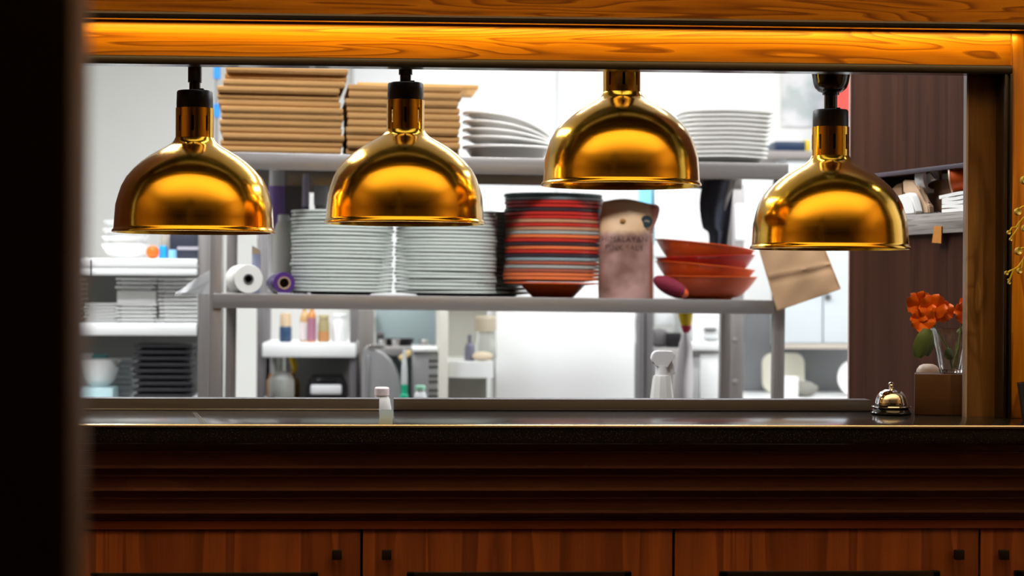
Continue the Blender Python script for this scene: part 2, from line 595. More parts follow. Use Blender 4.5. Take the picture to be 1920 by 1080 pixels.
# ------------------------------------------------------------------ counter
CYB = 0.215
t = thing('countertop', 'long black granite worktop with polished speckled surface', 'countertop', (0, 0, CTZ))
zc_e = ZP(832, -0.2) - CTZ
bm = NB(); add_box(bm, OX0 - 0.2, XR - 0.3, -0.2, CYB, zc_e, 0, 0.0040, seg=4); obj('slab', bm, GRANITE, t)
bm = NB()
add_prism(bm, [(-0.2028 + 0.0, -0.0042), (-0.2034, -0.0022), (-0.2030, -0.0004), (-0.2016, 0.0006), (-0.1985, 0.0007), (-0.1985, -0.0042)], OX0 - 0.2, XR - 0.3, 'x')
o = obj('edge_strip', bm, mat('pale_brass', (0.86, 0.80, 0.68), 0.22, 1.0), t, smooth=80); o['label'] = 'thin pale metal edge strip'
# chalky scratch and the tape on it
bm = NB()
p0, p1 = U(362, 774, 0.1), U(378, 793, -0.1)
x0 = WORLD.hit(362, 776, 0.12).x; x1 = WORLD.hit(378, 794, -0.17).x
for k in range(3):
    add_tube(bm, [(x0 + k * 0.003, 0.12, 0.0004), (x1 + k * 0.004, -0.17, 0.0004)], 0.0005, 4)
o = obj('scratch', bm, plain('scratch_mark', 0.35, 0.35, 0.35, 0.6), t); o['label'] = 'pale diagonal scratch marks'
bm = NB()
xa, xb = U(712, 780, 0.0).x, U(737, 780, 0.0).x
add_box(bm, xa, xb, -0.196, 0.21, CTZ, CTZ + 0.0008)
tag(obj('tape_strip', bm, plain('grey_green_tape', 0.19, 0.23, 0.225, 0.8, spec=0.0)), 'grey-green strip laid across the black counter between the two steel upstands', 'strip')
bm = NB(); add_box(bm, OX0 - 0.2, 0.70, 0.27, 0.95, CTZ - 0.16, CTZ - 0.13, 0.002)
add_box(bm, OX0 - 0.2, 0.70, 0.90, 0.92, 0.0, CTZ - 0.16)
tag(obj('pass_shelf', bm, STEEL), 'steel pass shelf behind the upstands on the kitchen side', 'shelf')
# two steel upstands at the back
ys = 0.20
for (q0, q1, lab) in ((60, 711, 'shorter stainless steel upstand, ending at the pale strip on the counter'), (738, 1633, 'longer stainless steel upstand, ending at the service bell')):
    X0, X1 = U(q0, 760, ys).x, U(q1, 760, ys).x
    zt = ZP(749, ys) - CTZ
    t = thing('steel_upstand', lab, 'upstand', ((X0 + X1) / 2, ys, CTZ), group='steel upstands on the counter')
    h = (X1 - X0) / 2
    bm = NB(); add_box(bm, -h, h, 0, 0.004, 0.0015, zt, 0.0008); add_box(bm, -h, h, 0.0, 0.05, zt - 0.002, zt + 0.0005, 0.0006); obj('plate', bm, UPST, t)
    bm = NB(); add_box(bm, -h, h, -0.012, 0.002, 0.0, 0.003, 0.001); obj('foot', bm, STEEL if q0 == 60 else BLACKP, t)
# moulded fascia below
def pf(py, y):
    return (y, ZP(py, y))
prof = [pf(833, -0.165), pf(845, -0.165), pf(846, -0.172), pf(849, -0.172), pf(850, -0.166), pf(872, -0.163), pf(873, -0.170), pf(878, -0.170), pf(879, -0.150), pf(890, -0.150), pf(891, -0.156), pf(893, -0.156),
        pf(894, -0.148), pf(914, -0.145), pf(915, -0.152), pf(920, -0.152), pf(921, -0.132), pf(932, -0.132), pf(933, -0.138), pf(935, -0.138), pf(936, -0.130), pf(956, -0.127), pf(957, -0.134), pf(962, -0.134), pf(963, -0.114), pf(971, -0.112), pf(972, -0.116), pf(974, -0.116), pf(974.5, -0.108)]
bm = NB(); add_prism(bm, prof + [(-0.04, prof[-1][1]), (-0.04, prof[0][1])], OX0 - 0.2, XR - 0.3, 'x')
tag(obj('moulded_fascia', bm, FASCIA, smooth=25), 'dark brown fascia of stepped horizontal mouldings under the granite worktop', 'moulding')
zr1 = ZP(974.5, -0.105); zr0 = ZP(990, -0.105)
bm = NB(); add_box(bm, OX0 - 0.2, XR - 0.3, -0.118, -0.04, zr0, zr1)
tag(obj('cabinet_rail', bm, FASCIAR), 'reddish brown rail running between the mouldings and the cabinet doors', 'rail')
# base cabinets with doors
edges = [None, 678, 1263, 1837, None]
yd = -0.112
zdt = ZP(992.5, yd)
xe = [U(e, 1030, yd).x if e else None for e in edges]
dw = xe[2] - xe[1]
xe[0] = xe[1] - dw; xe[4] = xe[3] + dw
knobs = [632, 725, 1796, 1880]
mould = [(None, 597), (762, 1184), (1348, 1762), (1900, None)]
for c in range(2):
    a, b_ = xe[2 * c], xe[2 * c + 2]
    t = thing('base_cabinet', ['reddish base cabinet whose two doors meet below the pale counter strip', 'reddish base cabinet whose two doors meet below the flower vase'][c], 'cabinet', ((a + b_) / 2, yd, 0), group='base cabinets under the counter')
    off = (a + b_) / 2
    bm = NB(); add_box(bm, a - off + 0.001, b_ - off - 0.001, 0.022, 0.25, 0.0, zr0 - 0.001); obj('body', bm, DARKW, t)
    for d in range(2):
        i = 2 * c + d
        L0, L1 = xe[i] - off, xe[i + 1] - off
        bm = NB(); add_box(bm, L0 + 0.0022, L1 - 0.0022, 0, 0.020, 0.10, zdt, 0.0012)
        door = obj('door', bm, DOORW, t)
        door.location = (0, 0, 0)
        m0, m1 = mould[i]
        X0 = U(m0, 1075, yd).x - off if m0 else L0 + 0.08
        X1 = U(m1, 1075, yd).x - off if m1 else L1 - 0.08
        zt = ZP(1071, yd)
        bm = NB()
        for q in ((X0, X1, zt - 0.016, zt), (X0, X1, 0.2, 0.216), (X0, X0 + 0.016, 0.2, zt), (X1 - 0.016, X1, 0.2, zt)):
            add_box(bm, q[0], q[1], -0.008, 0.001, q[2], q[3], 0.003)
        o = obj('door_moulding', bm, BEAD, door); o['label'] = 'black raised panel moulding'
        kp = U(knobs[i], 1039, yd - 0.01)
        bm = NB(); add_box(bm, kp.x - off - 0.0085, kp.x - off + 0.0085, -0.024, -0.012, kp.z - 0.0085, kp.z + 0.0085, 0.0015)
        add_box(bm, kp.x - off - 0.005, kp.x - off + 0.005, -0.013, 0.001, kp.z - 0.005, kp.z + 0.005)
        o = obj('knob', bm, plain('dark_knob', 0.016, 0.010, 0.008, 0.4), door); o['label'] = 'small square black knob'

# ------------------------------------------------------------------ heat lamps
YLAMP = 0.16
S = (3.6 + YLAMP) / F                       # metres per pixel there
dome = [(151, 0), (150.5, 2.6), (148.3, 4.2), (147.6, 8), (146.6, 24), (144.8, 48), (140, 66), (134.5, 83), (125.5, 100), (113, 115), (99, 128), (83.5, 139.5), (66, 150), (52, 157.5), (44, 162.5), (39, 168), (36, 174)]
inner = [(r - 1.4 if r > 40 else r - 1.2, z - 0.8) for r, z in reversed(dome[2:])]
prof = [(r * S, z * S) for r, z in dome] + [(r * S, z * S) for r, z in inner] + [(149.3 * S, -2.6 * S), (151 * S, -1.8 * S), (151 * S, 0)]
SEG = 96
nz = [0, 12, 15, 18, 20, 40, 43, 45.5, 57.5]   # neck rows down from the top
lab = ['brass dome heat lamp hanging over the left steel shelf bay, first of the row', 'brass dome heat lamp hanging in front of the white plate stacks',
       'highest hanging brass dome heat lamp, its neck hidden by the wooden header', 'brass dome heat lamp with a big black cord cup, beside the walnut panel']
lab[0] = 'brass dome heat lamp hanging in front of the bare pale wall'
lamps = [(364, 436), (759, 419.5), (1165, 348.5), (1556, 467)]
proto = None
for i, (px, py) in enumerate(lamps):
    p = U(px, py - 2, YLAMP)
    if proto is None:
        t = thing('heat_lamp', lab[i], 'heat lamp', p, group='brass heat lamps over the pass')
        bm = NB(); add_lathe(bm, prof, SEG); obj('shade', bm, GOLD, t, smooth=50)
        bm = NB()
        zt = 229
        R0 = 35.2
        outer = [(R0 * S, (zt - z) * S) for z in nz]
        innr = [((R0 - 1.3) * S, (zt - z) * S) for z in nz]
        ns = 96
        def hole(ii, k):
            a = k % 12 in (0, 11)
            return a and 2 <= ii <= 5
        add_lathe(bm, outer, ns, skip=hole)
        add_lathe(bm, innr, ns, skip=hole)
        obj('neck', bm, GOLD, t, smooth=50)
        bm = NB(); add_lathe(bm, [(0, 176 * S), (20.5 * S, 176 * S), (20.5 * S, 228 * S), (0, 228 * S)], 32); o = obj('added_slot_blocker', bm, BLACKP, t); o['label'] = 'added dark cylinder blocking light through the neck slots'  # added cylinder that stops light showing straight through the slots
        bm = NB(); add_lathe(bm, [(0, 228.5 * S), (33.8 * S, 228.5 * S), (33.8 * S, 240 * S), (33.2 * S, 259 * S), (31.5 * S, 261.5 * S), (0, 261.5 * S)], 64)
        add_box(bm, 4 * S, 17 * S, -8 * S, 8 * S, 261 * S, 266 * S, 0.001)
        o = obj('cap', bm, BLACKP, t); o['label'] = 'matt black collar cap'
        bm = NB(); add_lathe(bm, [(0, 261 * S), (10.5 * S, 261 * S), (10.5 * S, 276 * S), (13 * S, 277 * S), (13 * S, 1.0), (0, 1.0)], 24)
        st = obj('stem', bm, BLACKG, t); st['label'] = 'glossy black stem'
        proto = t
        continue
    t = dup(proto, lab[i], Matrix.Translation(p))
    if i == 3:
        for ch in kids(t):
            if ch.name.startswith('stem'):
                bm = NB()
                add_lathe(bm, [(0, 261 * S), (12.5 * S, 261 * S), (12.5 * S, 289 * S), (16 * S, 290 * S), (16 * S, 294 * S), (23 * S, 296.5 * S), (30 * S, 303 * S), (33.5 * S, 312 * S), (37.5 * S, 335 * S), (38.5 * S, 345 * S), (38.5 * S, 360 * S), (13 * S, 362 * S), (13 * S, 1.0), (0, 1.0)], 40)
                me = bpy.data.meshes.new('stem')
                bmesh.ops.recalc_face_normals(bm, faces=bm.faces[:]); bm.to_mesh(me); bm.free()
                for q in me.polygons: q.use_smooth = True
                me.set_sharp_from_angle(angle=0.6)
                me.materials.append(BLACKG)
                ch.data = me
                ch['label'] = 'glossy black stem with a wide cord cup'
# stems end at the soffit
for t in [o for o in COL.objects if o.name.startswith('heat_lamp')]:
    for ch in kids(t):
        if ch.name.startswith('stem'):
            if ch.data.users > 1:
                ch.data = ch.data.copy()
            top = 1.861 - t.location.z
            for v in ch.data.vertices:
                if v.co.z > 0.9:
                    v.co.z = top

# ------------------------------------------------------------------ steel rack in the kitchen
o0 = U(404, 550, 1.35)
RM = Matrix.Translation(o0) @ Matrix.Rotation(math.radians(3.7), 4, 'Z') @ Matrix.Rotation(0.0077, 4, 'Y')
RK = Frame(RM)
xr = RK.hit(1462, 600, 0).x
zu = RK.hit(880, 300, 0).z - 0.0          # top of upper shelf at its lip
zu = RK.hit(1380, 305, 0).z
D_ = 0.50
ST = 5.2 / F                               # metres per pixel at mid shelf
rk = thing('steel_rack', 'stainless steel rack with two shelves standing behind the pass', 'rack', M=RM)
pw = 0.029
for (ax, b, nm) in ((0, 0, 0), (xr, 0, 0), (0.03, D_ - pw, 0), (xr - 0.03, D_ - pw, 0)):
    bm = NB()
    zlo = -(RM @ Vector((ax, b, 0))).z
    add_box(bm, ax - pw / 2, ax + pw / 2, b, b + pw, zlo, zu - 0.001, 0.002)
    obj('post', bm, STEELV, rk)
def shelf(z, lip, nm, x0, x1, m=STEEL):
    bm = NB()
    add_box(bm, x0, x1, -0.004, D_ + 0.004, z - 0.004, z, 0.001)
    add_box(bm, x0, x1, -0.006, 0.0, z - lip, z, 0.0015)
    add_box(bm, x0, x1, D_, D_ + 0.006, z - lip, z, 0.0015)
    obj(nm, bm, m, rk)
shelf(zu, 0.042, 'shelf', -0.02, xr + 0.017)
shelf(0.0, 0.036, 'shelf', -0.005, xr - 0.017)
shelf(-0.41, 0.04, 'worktop', -0.02, xr + 0.02)
# lower rail seen under the upper shelf
bm = NB(); add_box(bm, 0.01, 0.60, 0.452, 0.468, zu - 0.075, zu - 0.006, 0.002); obj('rail', bm, STEEL, rk)


def R_(px, py, b, z=None):
    """Rack point under pixel column px at depth b; height from py or given."""
    h = RK.hit(px, py, b)
    return Vector((h.x, b, h.z if z is None else z))


def RMx(x, y, z, rz=0.0, rx=0.0, ry=0.0):
    return RM @ Matrix.Translation((x, y, z)) @ Matrix.Rotation(rz, 4, 'Z') @ Matrix.Rotation(ry, 4, 'Y') @ Matrix.Rotation(rx, 4, 'X')


# round white plates ------------------------------------------------
def plate_bm(R, h):
    bm = NB()
    add_lathe(bm, [(0, 0.0015), (R * 0.52, 0.0015), (R * 0.54, 0.0), (R * 0.57, 0.0), (R * 0.60, 0.003), (R * 0.90, h - 0.0068), (R * 0.985, h - 0.0068), (R, h - 0.0058), (R, h - 0.0012), (R * 0.99, h), (R * 0.93, h), (R * 0.62, 0.0062), (R * 0.55, 0.0045), (0, 0.0045)], 64)
    return bm


zone = ['in the plate stack beside the purple roll', 'in the plate stack next to the coloured plates', 'in the hidden plate stack behind the coloured plates']
pproto = None
for s, (pxc, top, n, b) in enumerate(((641, 399, 22, 0.17), (836, 404, 22, 0.17), (926, 402, 20, 0.37))):
    x = R_(pxc, 500, b).x
    zt = RK.hit(pxc, top, b).z
    pitch = (zt - 0.010) / (n - 1)
    for i in range(n):
        M = RMx(x + random.uniform(-0.003, 0.003), b + random.uniform(-0.003, 0.003), 0.0006 + (n - 1 - i) * pitch, random.random() * 6, random.uniform(-.004, .004)) @ Matrix.Diagonal(((0.81, 0.81, 1, 1) if s == 2 else (1, 1, 1, 1)))
        l = 'round white plate, ' + nth(i, n) + ' ' + zone[s]
        if pproto is None:
            pproto = tag(obj('white_plate', plate_bm(0.131, 0.0135), CERAMICG, M=M, smooth=40), l, 'plate', 'round white plates on the lower shelf')
        else:
            dup(pproto, l, M)

# coloured plates ---------------------------------------------------
CC = {'teal': (0.055, 0.13, 0.14), 'grey-blue': (0.25, 0.31, 0.32), 'red': (0.50, 0.022, 0.014), 'dark purple': (0.035, 0.018, 0.026), 'tan': (0.50, 0.24, 0.13), 'grey': (0.36, 0.36, 0.33), 'orange': (0.75, 0.17, 0.05), 'red-brown': (0.36, 0.09, 0.05)}
seq = ['teal', 'grey-blue', 'red', 'red', 'dark purple', 'red', 'red', 'tan', 'red', 'tan', 'grey', 'orange', 'red', 'dark purple', 'orange', 'red', 'dark purple', 'grey-blue', 'red-brown', 'grey', 'red-brown', 'orange', 'orange']
CM = {k: mat(k.replace('-', '_').replace(' ', '_') + '_glaze', v, 0.4, coat=0.1) for k, v in CC.items()}
b = 0.17
cx = R_(1037, 500, b).x
zt = RK.hit(1037, 367.5, b).z
zb = RK.hit(1037, 529, b).z
Rb = 92 * ST
def coloured(c):
    bm = NB()
    R, h = Rb, 0.0125
    add_lathe(bm, [(0, 0.001), (R * 0.60, 0.001), (R * 0.62, 0), (R * 0.9, h - 0.0079), (R * 0.985, h - 0.0079), (R, h - 0.0068), (R, h - 0.0014), (R * 0.99, h), (R * 0.93, h), (R * 0.64, 0.005), (0, 0.004)], 64)
    return obj(c.replace('-', '_').replace(' ', '_') + '_plate', bm, CM[c], smooth=40)
cproto = {}
n = len(seq)
pitch = (zt - zb) / n
for i, c in enumerate(seq):
    M = RMx(cx + random.uniform(-0.0025, 0.0025), b, zb + (n - 1 - i) * pitch + 0.0004, random.random() * 6, random.uniform(-.003, .003))
    l = c + ' plate, ' + nth(i, n) + ' of the tall coloured plate stack'
    if c not in cproto:
        o = coloured(c); o.matrix_basis = M
        cproto[c] = tag(o, l, 'plate', 'coloured plates')
    else:
        dup(cproto[c], l, M)
OR = mat('orange_glaze', (0.80, 0.105, 0.008), 0.4, coat=0.1)
RD = mat('red_glaze', (0.52, 0.016, 0.010), 0.35, coat=0.15)
bm = NB()
add_lathe(bm, [(0, 0.001), (36 * ST, 0.001), (37 * ST, 0.0), (40 * ST, 0.002), (60 * ST, zb - 0.008), (Rb, zb - 0.004), (Rb, zb - 0.001), (58 * ST, zb - 0.004), (36 * ST, 0.005), (0, 0.005)], 64)
tag(obj('orange_bowl', bm, OR, M=RMx(cx, b, 0)), 'orange bowl carrying the tall stack of coloured plates', 'bowl')

# leaning red and orange bowls ----------------------------------------
def bowl_bm(R, h, rf):
    bm = NB()
    pr = [(0, 0.002), (rf * .9, 0.002), (rf * .92, 0), (rf, 0), (rf * 1.05, 0.004)]
    for k in range(1, 9):
        u = k / 8
        pr.append((rf * 1.05 + (R * 0.985 - rf * 1.05) * u ** 0.72, 0.004 + (h - 0.006) * u ** 1.35))
    pr += [(R, h - 0.002), (R, h), (R * 0.97, h)]
    add_lathe(bm, pr, 56, mi=0)
    ip = [(R * 0.97, h)]
    for k in range(7, 0, -1):
        u = k / 8
        ip.append((rf * 0.95 + (R * 0.95 - rf * 0.95) * u ** 0.72, 0.008 + (h - 0.009) * u ** 1.35))
    ip += [(0, 0.008)]
    add_lathe(bm, ip, 56, mi=1)
    bmesh.ops.remove_doubles(bm, verts=bm.verts[:], dist=1e-5)
    return bm
CREAMI = mat('cream_inside', (0.75, 0.66, 0.50), 0.35, coat=0.2)
b = 0.18
for (pxc, pyr, tilt, m, l) in ((1326, 518, 0.0, OR, 'level orange bowl standing on the shelf under the leaning bowls'),
                               (1322, 498, 0.085, OR, 'orange bowl leaning down towards the paper bag, below the dark red bowl'),
                               (1322, 480, -0.042, RD, 'dark red bowl leaning the other way between two orange bowls'),
                               (1322, 459, 0.105, OR, 'topmost orange bowl of the leaning stack')):
    R, h = 95 * ST, 0.060
    c = RK.hit(pxc, pyr, b)
    # rim centre at c: the bowl's base is h below along its tilted axis
    M = RM @ Matrix.Translation((c.x, b, c.z)) @ Matrix.Rotation(tilt, 4, 'Y') @ Matrix.Translation((0, 0, -h if tilt else -c.z))
    tag(obj('shallow_bowl', bowl_bm(R, h if tilt else c.z, 46 * ST), [m, CREAMI], M=M), l, 'bowl', 'leaning orange and red bowls')
# crimson packet under them
bm = NB()
bmesh.ops.create_uvsphere(bm, u_segments=24, v_segments=14, radius=1.0)
bmesh.ops.transform(bm, matrix=Matrix.Diagonal((0.050, 0.024, 0.022, 1)), verts=bm.verts[:])
for f in bm.faces:
    if f.calc_center_median().x > 0.034: f.material_index = 1
p = R_(1256, 545, 0.04)
tag(obj('crimson_bundle', bm, [plain('crimson_cloth', 0.17, 0.004, 0.022, 0.8, bump=0.5, bscale=150), OR], M=RMx(p.x, 0.028, 0.0305, 0, 0, 0.45)), 'crimson rounded bundle lying at the foot of the leaning bowls', 'bundle')

# pink salt pouch -------------------------------------------------------
def salt_mat():
    m = mat('salt_pouch', (0.5, 0.3, 0.2), 0.45)
    N, L = m.node_tree.nodes, m.node_tree.links
    bs = N['Principled BSDF']
    tc = N.new('ShaderNodeTexCoord')
    sp = N.new('ShaderNodeSeparateXYZ')
    L.new(tc.outputs['Object'], sp.inputs[0])
    nz_ = N.new('ShaderNodeTexNoise'); nz_.inputs['Scale'].default_value = 22
    L.new(tc.outputs['Object'], nz_.inputs['Vector'])
    ad = N.new('ShaderNodeMath'); ad.operation = 'MULTIPLY_ADD'; ad.inputs[1].default_value = 0.03
    L.new(nz_.outputs['Fac'], ad.inputs[0]); L.new(sp.outputs['Z'], ad.inputs[2])
    mr = N.new('ShaderNodeMapRange'); mr.inputs['From Min'].default_value = 0.178; mr.inputs['From Max'].default_value = 0.192
    L.new(ad.outputs[0], mr.inputs['Value'])
    # salt seen through the window: pinkish, mottled with darker brown by noise
    n2 = N.new('ShaderNodeTexNoise'); n2.inputs['Scale'].default_value = 9; n2.inputs['Detail'].default_value = 3
    L.new(tc.outputs['Object'], n2.inputs['Vector'])
    cr = N.new('ShaderNodeValToRGB')
    e = cr.color_ramp.elements
    e[0].position, e[0].color = 0.38, (0.20, 0.10, 0.075, 1)
    e[1].position, e[1].color = 0.60, (0.50, 0.29, 0.255, 1)
    L.new(n2.outputs['Fac'], cr.inputs[0])
    mx = N.new('ShaderNodeMix'); mx.data_type = 'RGBA'
    mx.inputs['B'].default_value = (0.68, 0.44, 0.25, 1)
    L.new(mr.outputs[0], mx.inputs['Factor']); L.new(cr.outputs[0], mx.inputs['A'])
    # reddish side gusset
    m2 = N.new('ShaderNodeMapRange'); m2.inputs['From Min'].default_value = 0.052; m2.inputs['From Max'].default_value = 0.062
    L.new(sp.outputs['X'], m2.inputs['Value'])
    mx2 = N.new('ShaderNodeMix'); mx2.data_type = 'RGBA'
    mx2.inputs['B'].default_value = (0.42, 0.13, 0.085, 1)
    L.new(m2.outputs[0], mx2.inputs['Factor']); L.new(mx.outputs['Result'], mx2.inputs['A'])
    L.new(mx2.outputs['Result'], bs.inputs['Base Color'])
    return m
SALT = salt_mat()
b = 0.10
S2 = 5.12 / F
pc = R_(1176, 500, b).x
def xpx(px): return (px - 1176) * S2
rows = [(558, 1122, 1226), (540, 1121, 1226), (500, 1122, 1225), (460, 1123, 1224), (438, 1123, 1222), (425, 1123, 1226), (405, 1124, 1234), (390, 1126, 1237), (380, 1127, 1235), (374, 1128, 1230)]
wav = lambda u: 0.006 * math.sin(u * 5.2 - 0.6) - 0.003 * u
nu = 16
g = {}
bm = NB()
for side in (0, 1):
    for j, (py, l, r) in enumerate(rows):
        z = max(0.0, (558 - py) * S2)
        thick = 0.036 * (1 - (j / (len(rows) - 1)) ** 2.2) + 0.0015
        for i in range(nu + 1):
            u = i / nu
            t_ = thick * (1 - abs(2 * u - 1) ** 3.0) + 0.0006
            y = (-t_ if side == 0 else t_) + (0.003 * math.sin(u * 9 + j) if 4 < j else 0)
            zz = z + (wav(u) if j == len(rows) - 1 else wav(u) * 0.5 if j == len(rows) - 2 else 0)
            g[side, j, i] = bm.verts.new((xpx(l) * (1 - u) + xpx(r) * u, y, zz))
for side in (0, 1):
    for j in range(len(rows) - 1):
        for i in range(nu):
            bm.faces.new((g[side, j, i], g[side, j, i + 1], g[side, j + 1, i + 1], g[side, j + 1, i]))
for j in range(len(rows) - 1):
    for i in (0, nu):
        bm.faces.new((g[0, j, i], g[0, j + 1, i], g[1, j + 1, i], g[1, j, i]))
for j in (0, len(rows) - 1):
    for i in range(nu):
        bm.faces.new((g[0, j, i], g[1, j, i], g[1, j, i + 1], g[0, j, i + 1]))
sb = thing('salt_pouch', 'kraft pouch of pink salt with clear window standing beside the coloured plates', 'pouch', M=RMx(pc, b, 0))
obj('bag', bm, SALT, sb, smooth=60)
bm = NB(); add_lathe(bm, [(0, 0), (11.5 * S2, 0), (11.5 * S2, 0.0012), (0, 0.0012)], 32, M=Matrix.Translation((xpx(1209), -0.0235, (558 - 413) * S2)) @ Matrix.Rotation(PI / 2, 4, 'X'))
st = obj('sticker', bm, plain('dark_sticker', 0.015, 0.028, 0.032, 0.5), sb); st['label'] = 'round dark sticker with a pale mark'
bm = NB(); add_prism(bm, [(-0.007, -0.001), (-0.003, 0.002), (0.002, 0.001), (0.007, -0.001), (0.006, -0.004), (0.001, -0.002), (-0.004, -0.001), (-0.007, -0.004)], -0.0008, 0, M=Matrix.Translation((xpx(1209), -0.0246, (558 - 412) * S2)))
o = obj('sticker_mark', bm, plain('sticker_mark', 0.40, 0.30, 0.22, 0.5), st)


def text(name, body, size, m, parent, M, depth=0.0003, spacing=1.0):
    cu = bpy.data.curves.new(name, 'FONT')
    cu.body = body
    cu.size = size
    cu.align_x = 'CENTER'
    cu.extrude = depth
    cu.space_character = spacing
    to = bpy.data.objects.new(name, cu)
    COL.objects.link(to)
    dg = bpy.context.evaluated_depsgraph_get()
    me = bpy.data.meshes.new_from_object(to.evaluated_get(dg))
    bpy.data.objects.remove(to)
    me.materials.clear()
    me.materials.append(m)
    o = bpy.data.objects.new(name, me)
    COL.objects.link(o)
    o.parent = parent
    o.matrix_basis = M
    return o


INK = plain('faded_ink', 0.07, 0.035, 0.03, 0.6)
upright = Matrix.Rotation(PI / 2, 4, 'X')
for body, py, sz in (('HIMALAYAN', 452, 0.0195), ('PINK SALT', 468, 0.0195)):
    text('lettering', body, sz, INK, sb, Matrix.Translation((xpx(1166), -0.0348, (558 - py) * S2)) @ upright, spacing=1.12)
bm = NB(); bmesh.ops.create_uvsphere(bm, u_segments=16, v_segments=8, radius=0.006)
bmesh.ops.transform(bm, matrix=Matrix.Translation((xpx(1163), -0.0275, (558 - 413) * S2)) @ Matrix.Diagonal((1.3, 0.3, 1, 1)), verts=bm.verts[:])
obj('brown_spot', bm, plain('amber_spot', 0.33, 0.15, 0.02, 0.5), sb)

# kraft paper bag hung on the rack's end
def bagpt(px, py, b): return RK.hit(px, py, b)
A, B_, C_, D2 = bagpt(1412, 425, -0.035), bagpt(1529, 425, -0.035), bagpt(1575, 541, -0.035), bagpt(1458, 581, -0.035)
cen = (A + B_ + C_ + D2) / 4
t = thing('paper_bag', 'folded brown kraft paper bag hanging tilted from the rack post', 'paper bag', M=RM @ Matrix.Translation(cen))
def bagf(side):
    def f(u, v):
        p = (A * (1 - u) + B_ * u) * (1 - v) + (D2 * (1 - u) + C_ * u) * v - cen
        fold = 0.0035 * math.exp(-((v - 0.60) / 0.03) ** 2) - 0.003 * math.exp(-((v - 0.66) / 0.05) ** 2)
        bulge = 0.010 * math.sin(PI * min(1, max(0, u))) * math.sin(PI * min(1, v)) + 0.0025 * math.sin(u * 11 + v * 7) * math.sin(v * 9)
        p.y = (-1 if side == 0 else 1) * (0.0022 + bulge) - (fold if side == 0 else 0)
        return p
    return f
bm = NB(); add_sheet(bm, bagf(0), 26, 30, 0.0006); add_sheet(bm, bagf(1), 26, 30, 0.0006)
obj('bag_panels', bm, KRAFT, t, smooth=50)
bm = NB()
for (p, q) in ((A, D2), (D2, C_), (C_, B_)):
    a_ = p - cen; c_ = q - cen
    add_tube(bm, [a_, c_], 0.0025, 6)
obj('folded_edge', bm, KRAFT, t)

# film and rolls -----------------------------------------------------------
def roll(px, py, rpx, core, outer, corem, name, lab, dirx, b=0.03, ln=0.18, rim=None):
    r = rpx * 4.99 / F
    p = R_(px, py, b)
    M = RM @ Matrix.Translation((p.x, b, r + 0.0005)) @ Matrix.Rotation(dirx, 4, 'Z') @ Matrix.Rotation(-PI / 2, 4, 'X')
    t = thing(name, lab, 'roll', M=M)
    rc = r * core
    bm = NB(); add_lathe(bm, [(rc, 0.0), (r * .97, 0.0), (r, 0.002), (r, ln), (rc, ln), (rc, 0.0)], 48); obj('wound_film', bm, outer, t)
    bm = NB(); add_lathe(bm, [(rc * 0.72, -0.002), (rc * 0.99, -0.002), (rc * 0.99, ln), (rc * 0.72, ln), (rc * 0.72, -0.002)], 40); obj('core', bm, corem, t)
    bm = NB(); add_lathe(bm, [(0, 0.03), (rc * 0.715, 0.03), (rc * 0.715, 0.034), (0, 0.034)], 32); o = obj('core_shade', bm, BLACKP, t); o['label'] = 'black disc as the shade in the core'  # black disc paints the shade inside the hollow core
    return t
roll(466, 524.5, 27, 0.36, mat('white_roll', (0.74, 0.73, 0.69), 0.5, var=0.05, stretch=(40, 40, 1)), plain('grey_core', 0.10, 0.10, 0.10, 0.7), 'paper_roll', 'thick white film roll lying end-on beside the rack post', 0.14)
roll(533, 529.5, 20.5, 0.60, mat('purple_film', (0.075, 0.030, 0.16), 0.2, coat=0.4), plain('brown_core', 0.30, 0.19, 0.14, 0.8), 'purple_roll', 'purple film roll with brown core lying end-on beside the white plates', 0.10)
p0 = R_(330, 552, 0.05); p1 = R_(393, 510, 0.05); p2 = R_(396, 540, 0.08)
bm = NB()
a0, a1, a2 = R_(328, 553, 0.09), R_(394, 507, 0.09), R_(400, 548, 0.12)
ce = (a0 + a1 + a2) / 3
add_sheet(bm, lambda u, v: (a0 * (1 - u) + (a1 * (1 - v) + a2 * v) * u) - ce + Vector((0, 0.008 * math.sin(u * 7 + v * 4), 0.004 * math.sin(v * 8 + u * 3))), 16, 12, 0.0005)
tag(obj('film_end', bm, FILM, M=RM @ Matrix.Translation(ce), smooth=60), 'loose end of clear plastic film sticking out past the rack post', 'film')
bm = NB()
a0, a1, a2 = R_(541, 548, 0.0), R_(575, 551, 0.0), R_(545, 538, 0.02)
# torn film end under the purple roll
q0, q1 = R_(520, 552, 0.012, 0.0012), R_(578, 552, 0.012, 0.0012)
add_sheet(bm, lambda u, v: Vector((q0.x + (q1.x - q0.x) * u - 0.0, 0.004 + v * 0.05 * (1 - u * 0.6), 0.0012 + 0.010 * (1 - u) * v * (1 - v))) , 12, 6, 0.0006)
tag(obj('film_end', bm, FILM, M=RM, smooth=60), 'torn clear film end lying flat under the purple roll', 'film')

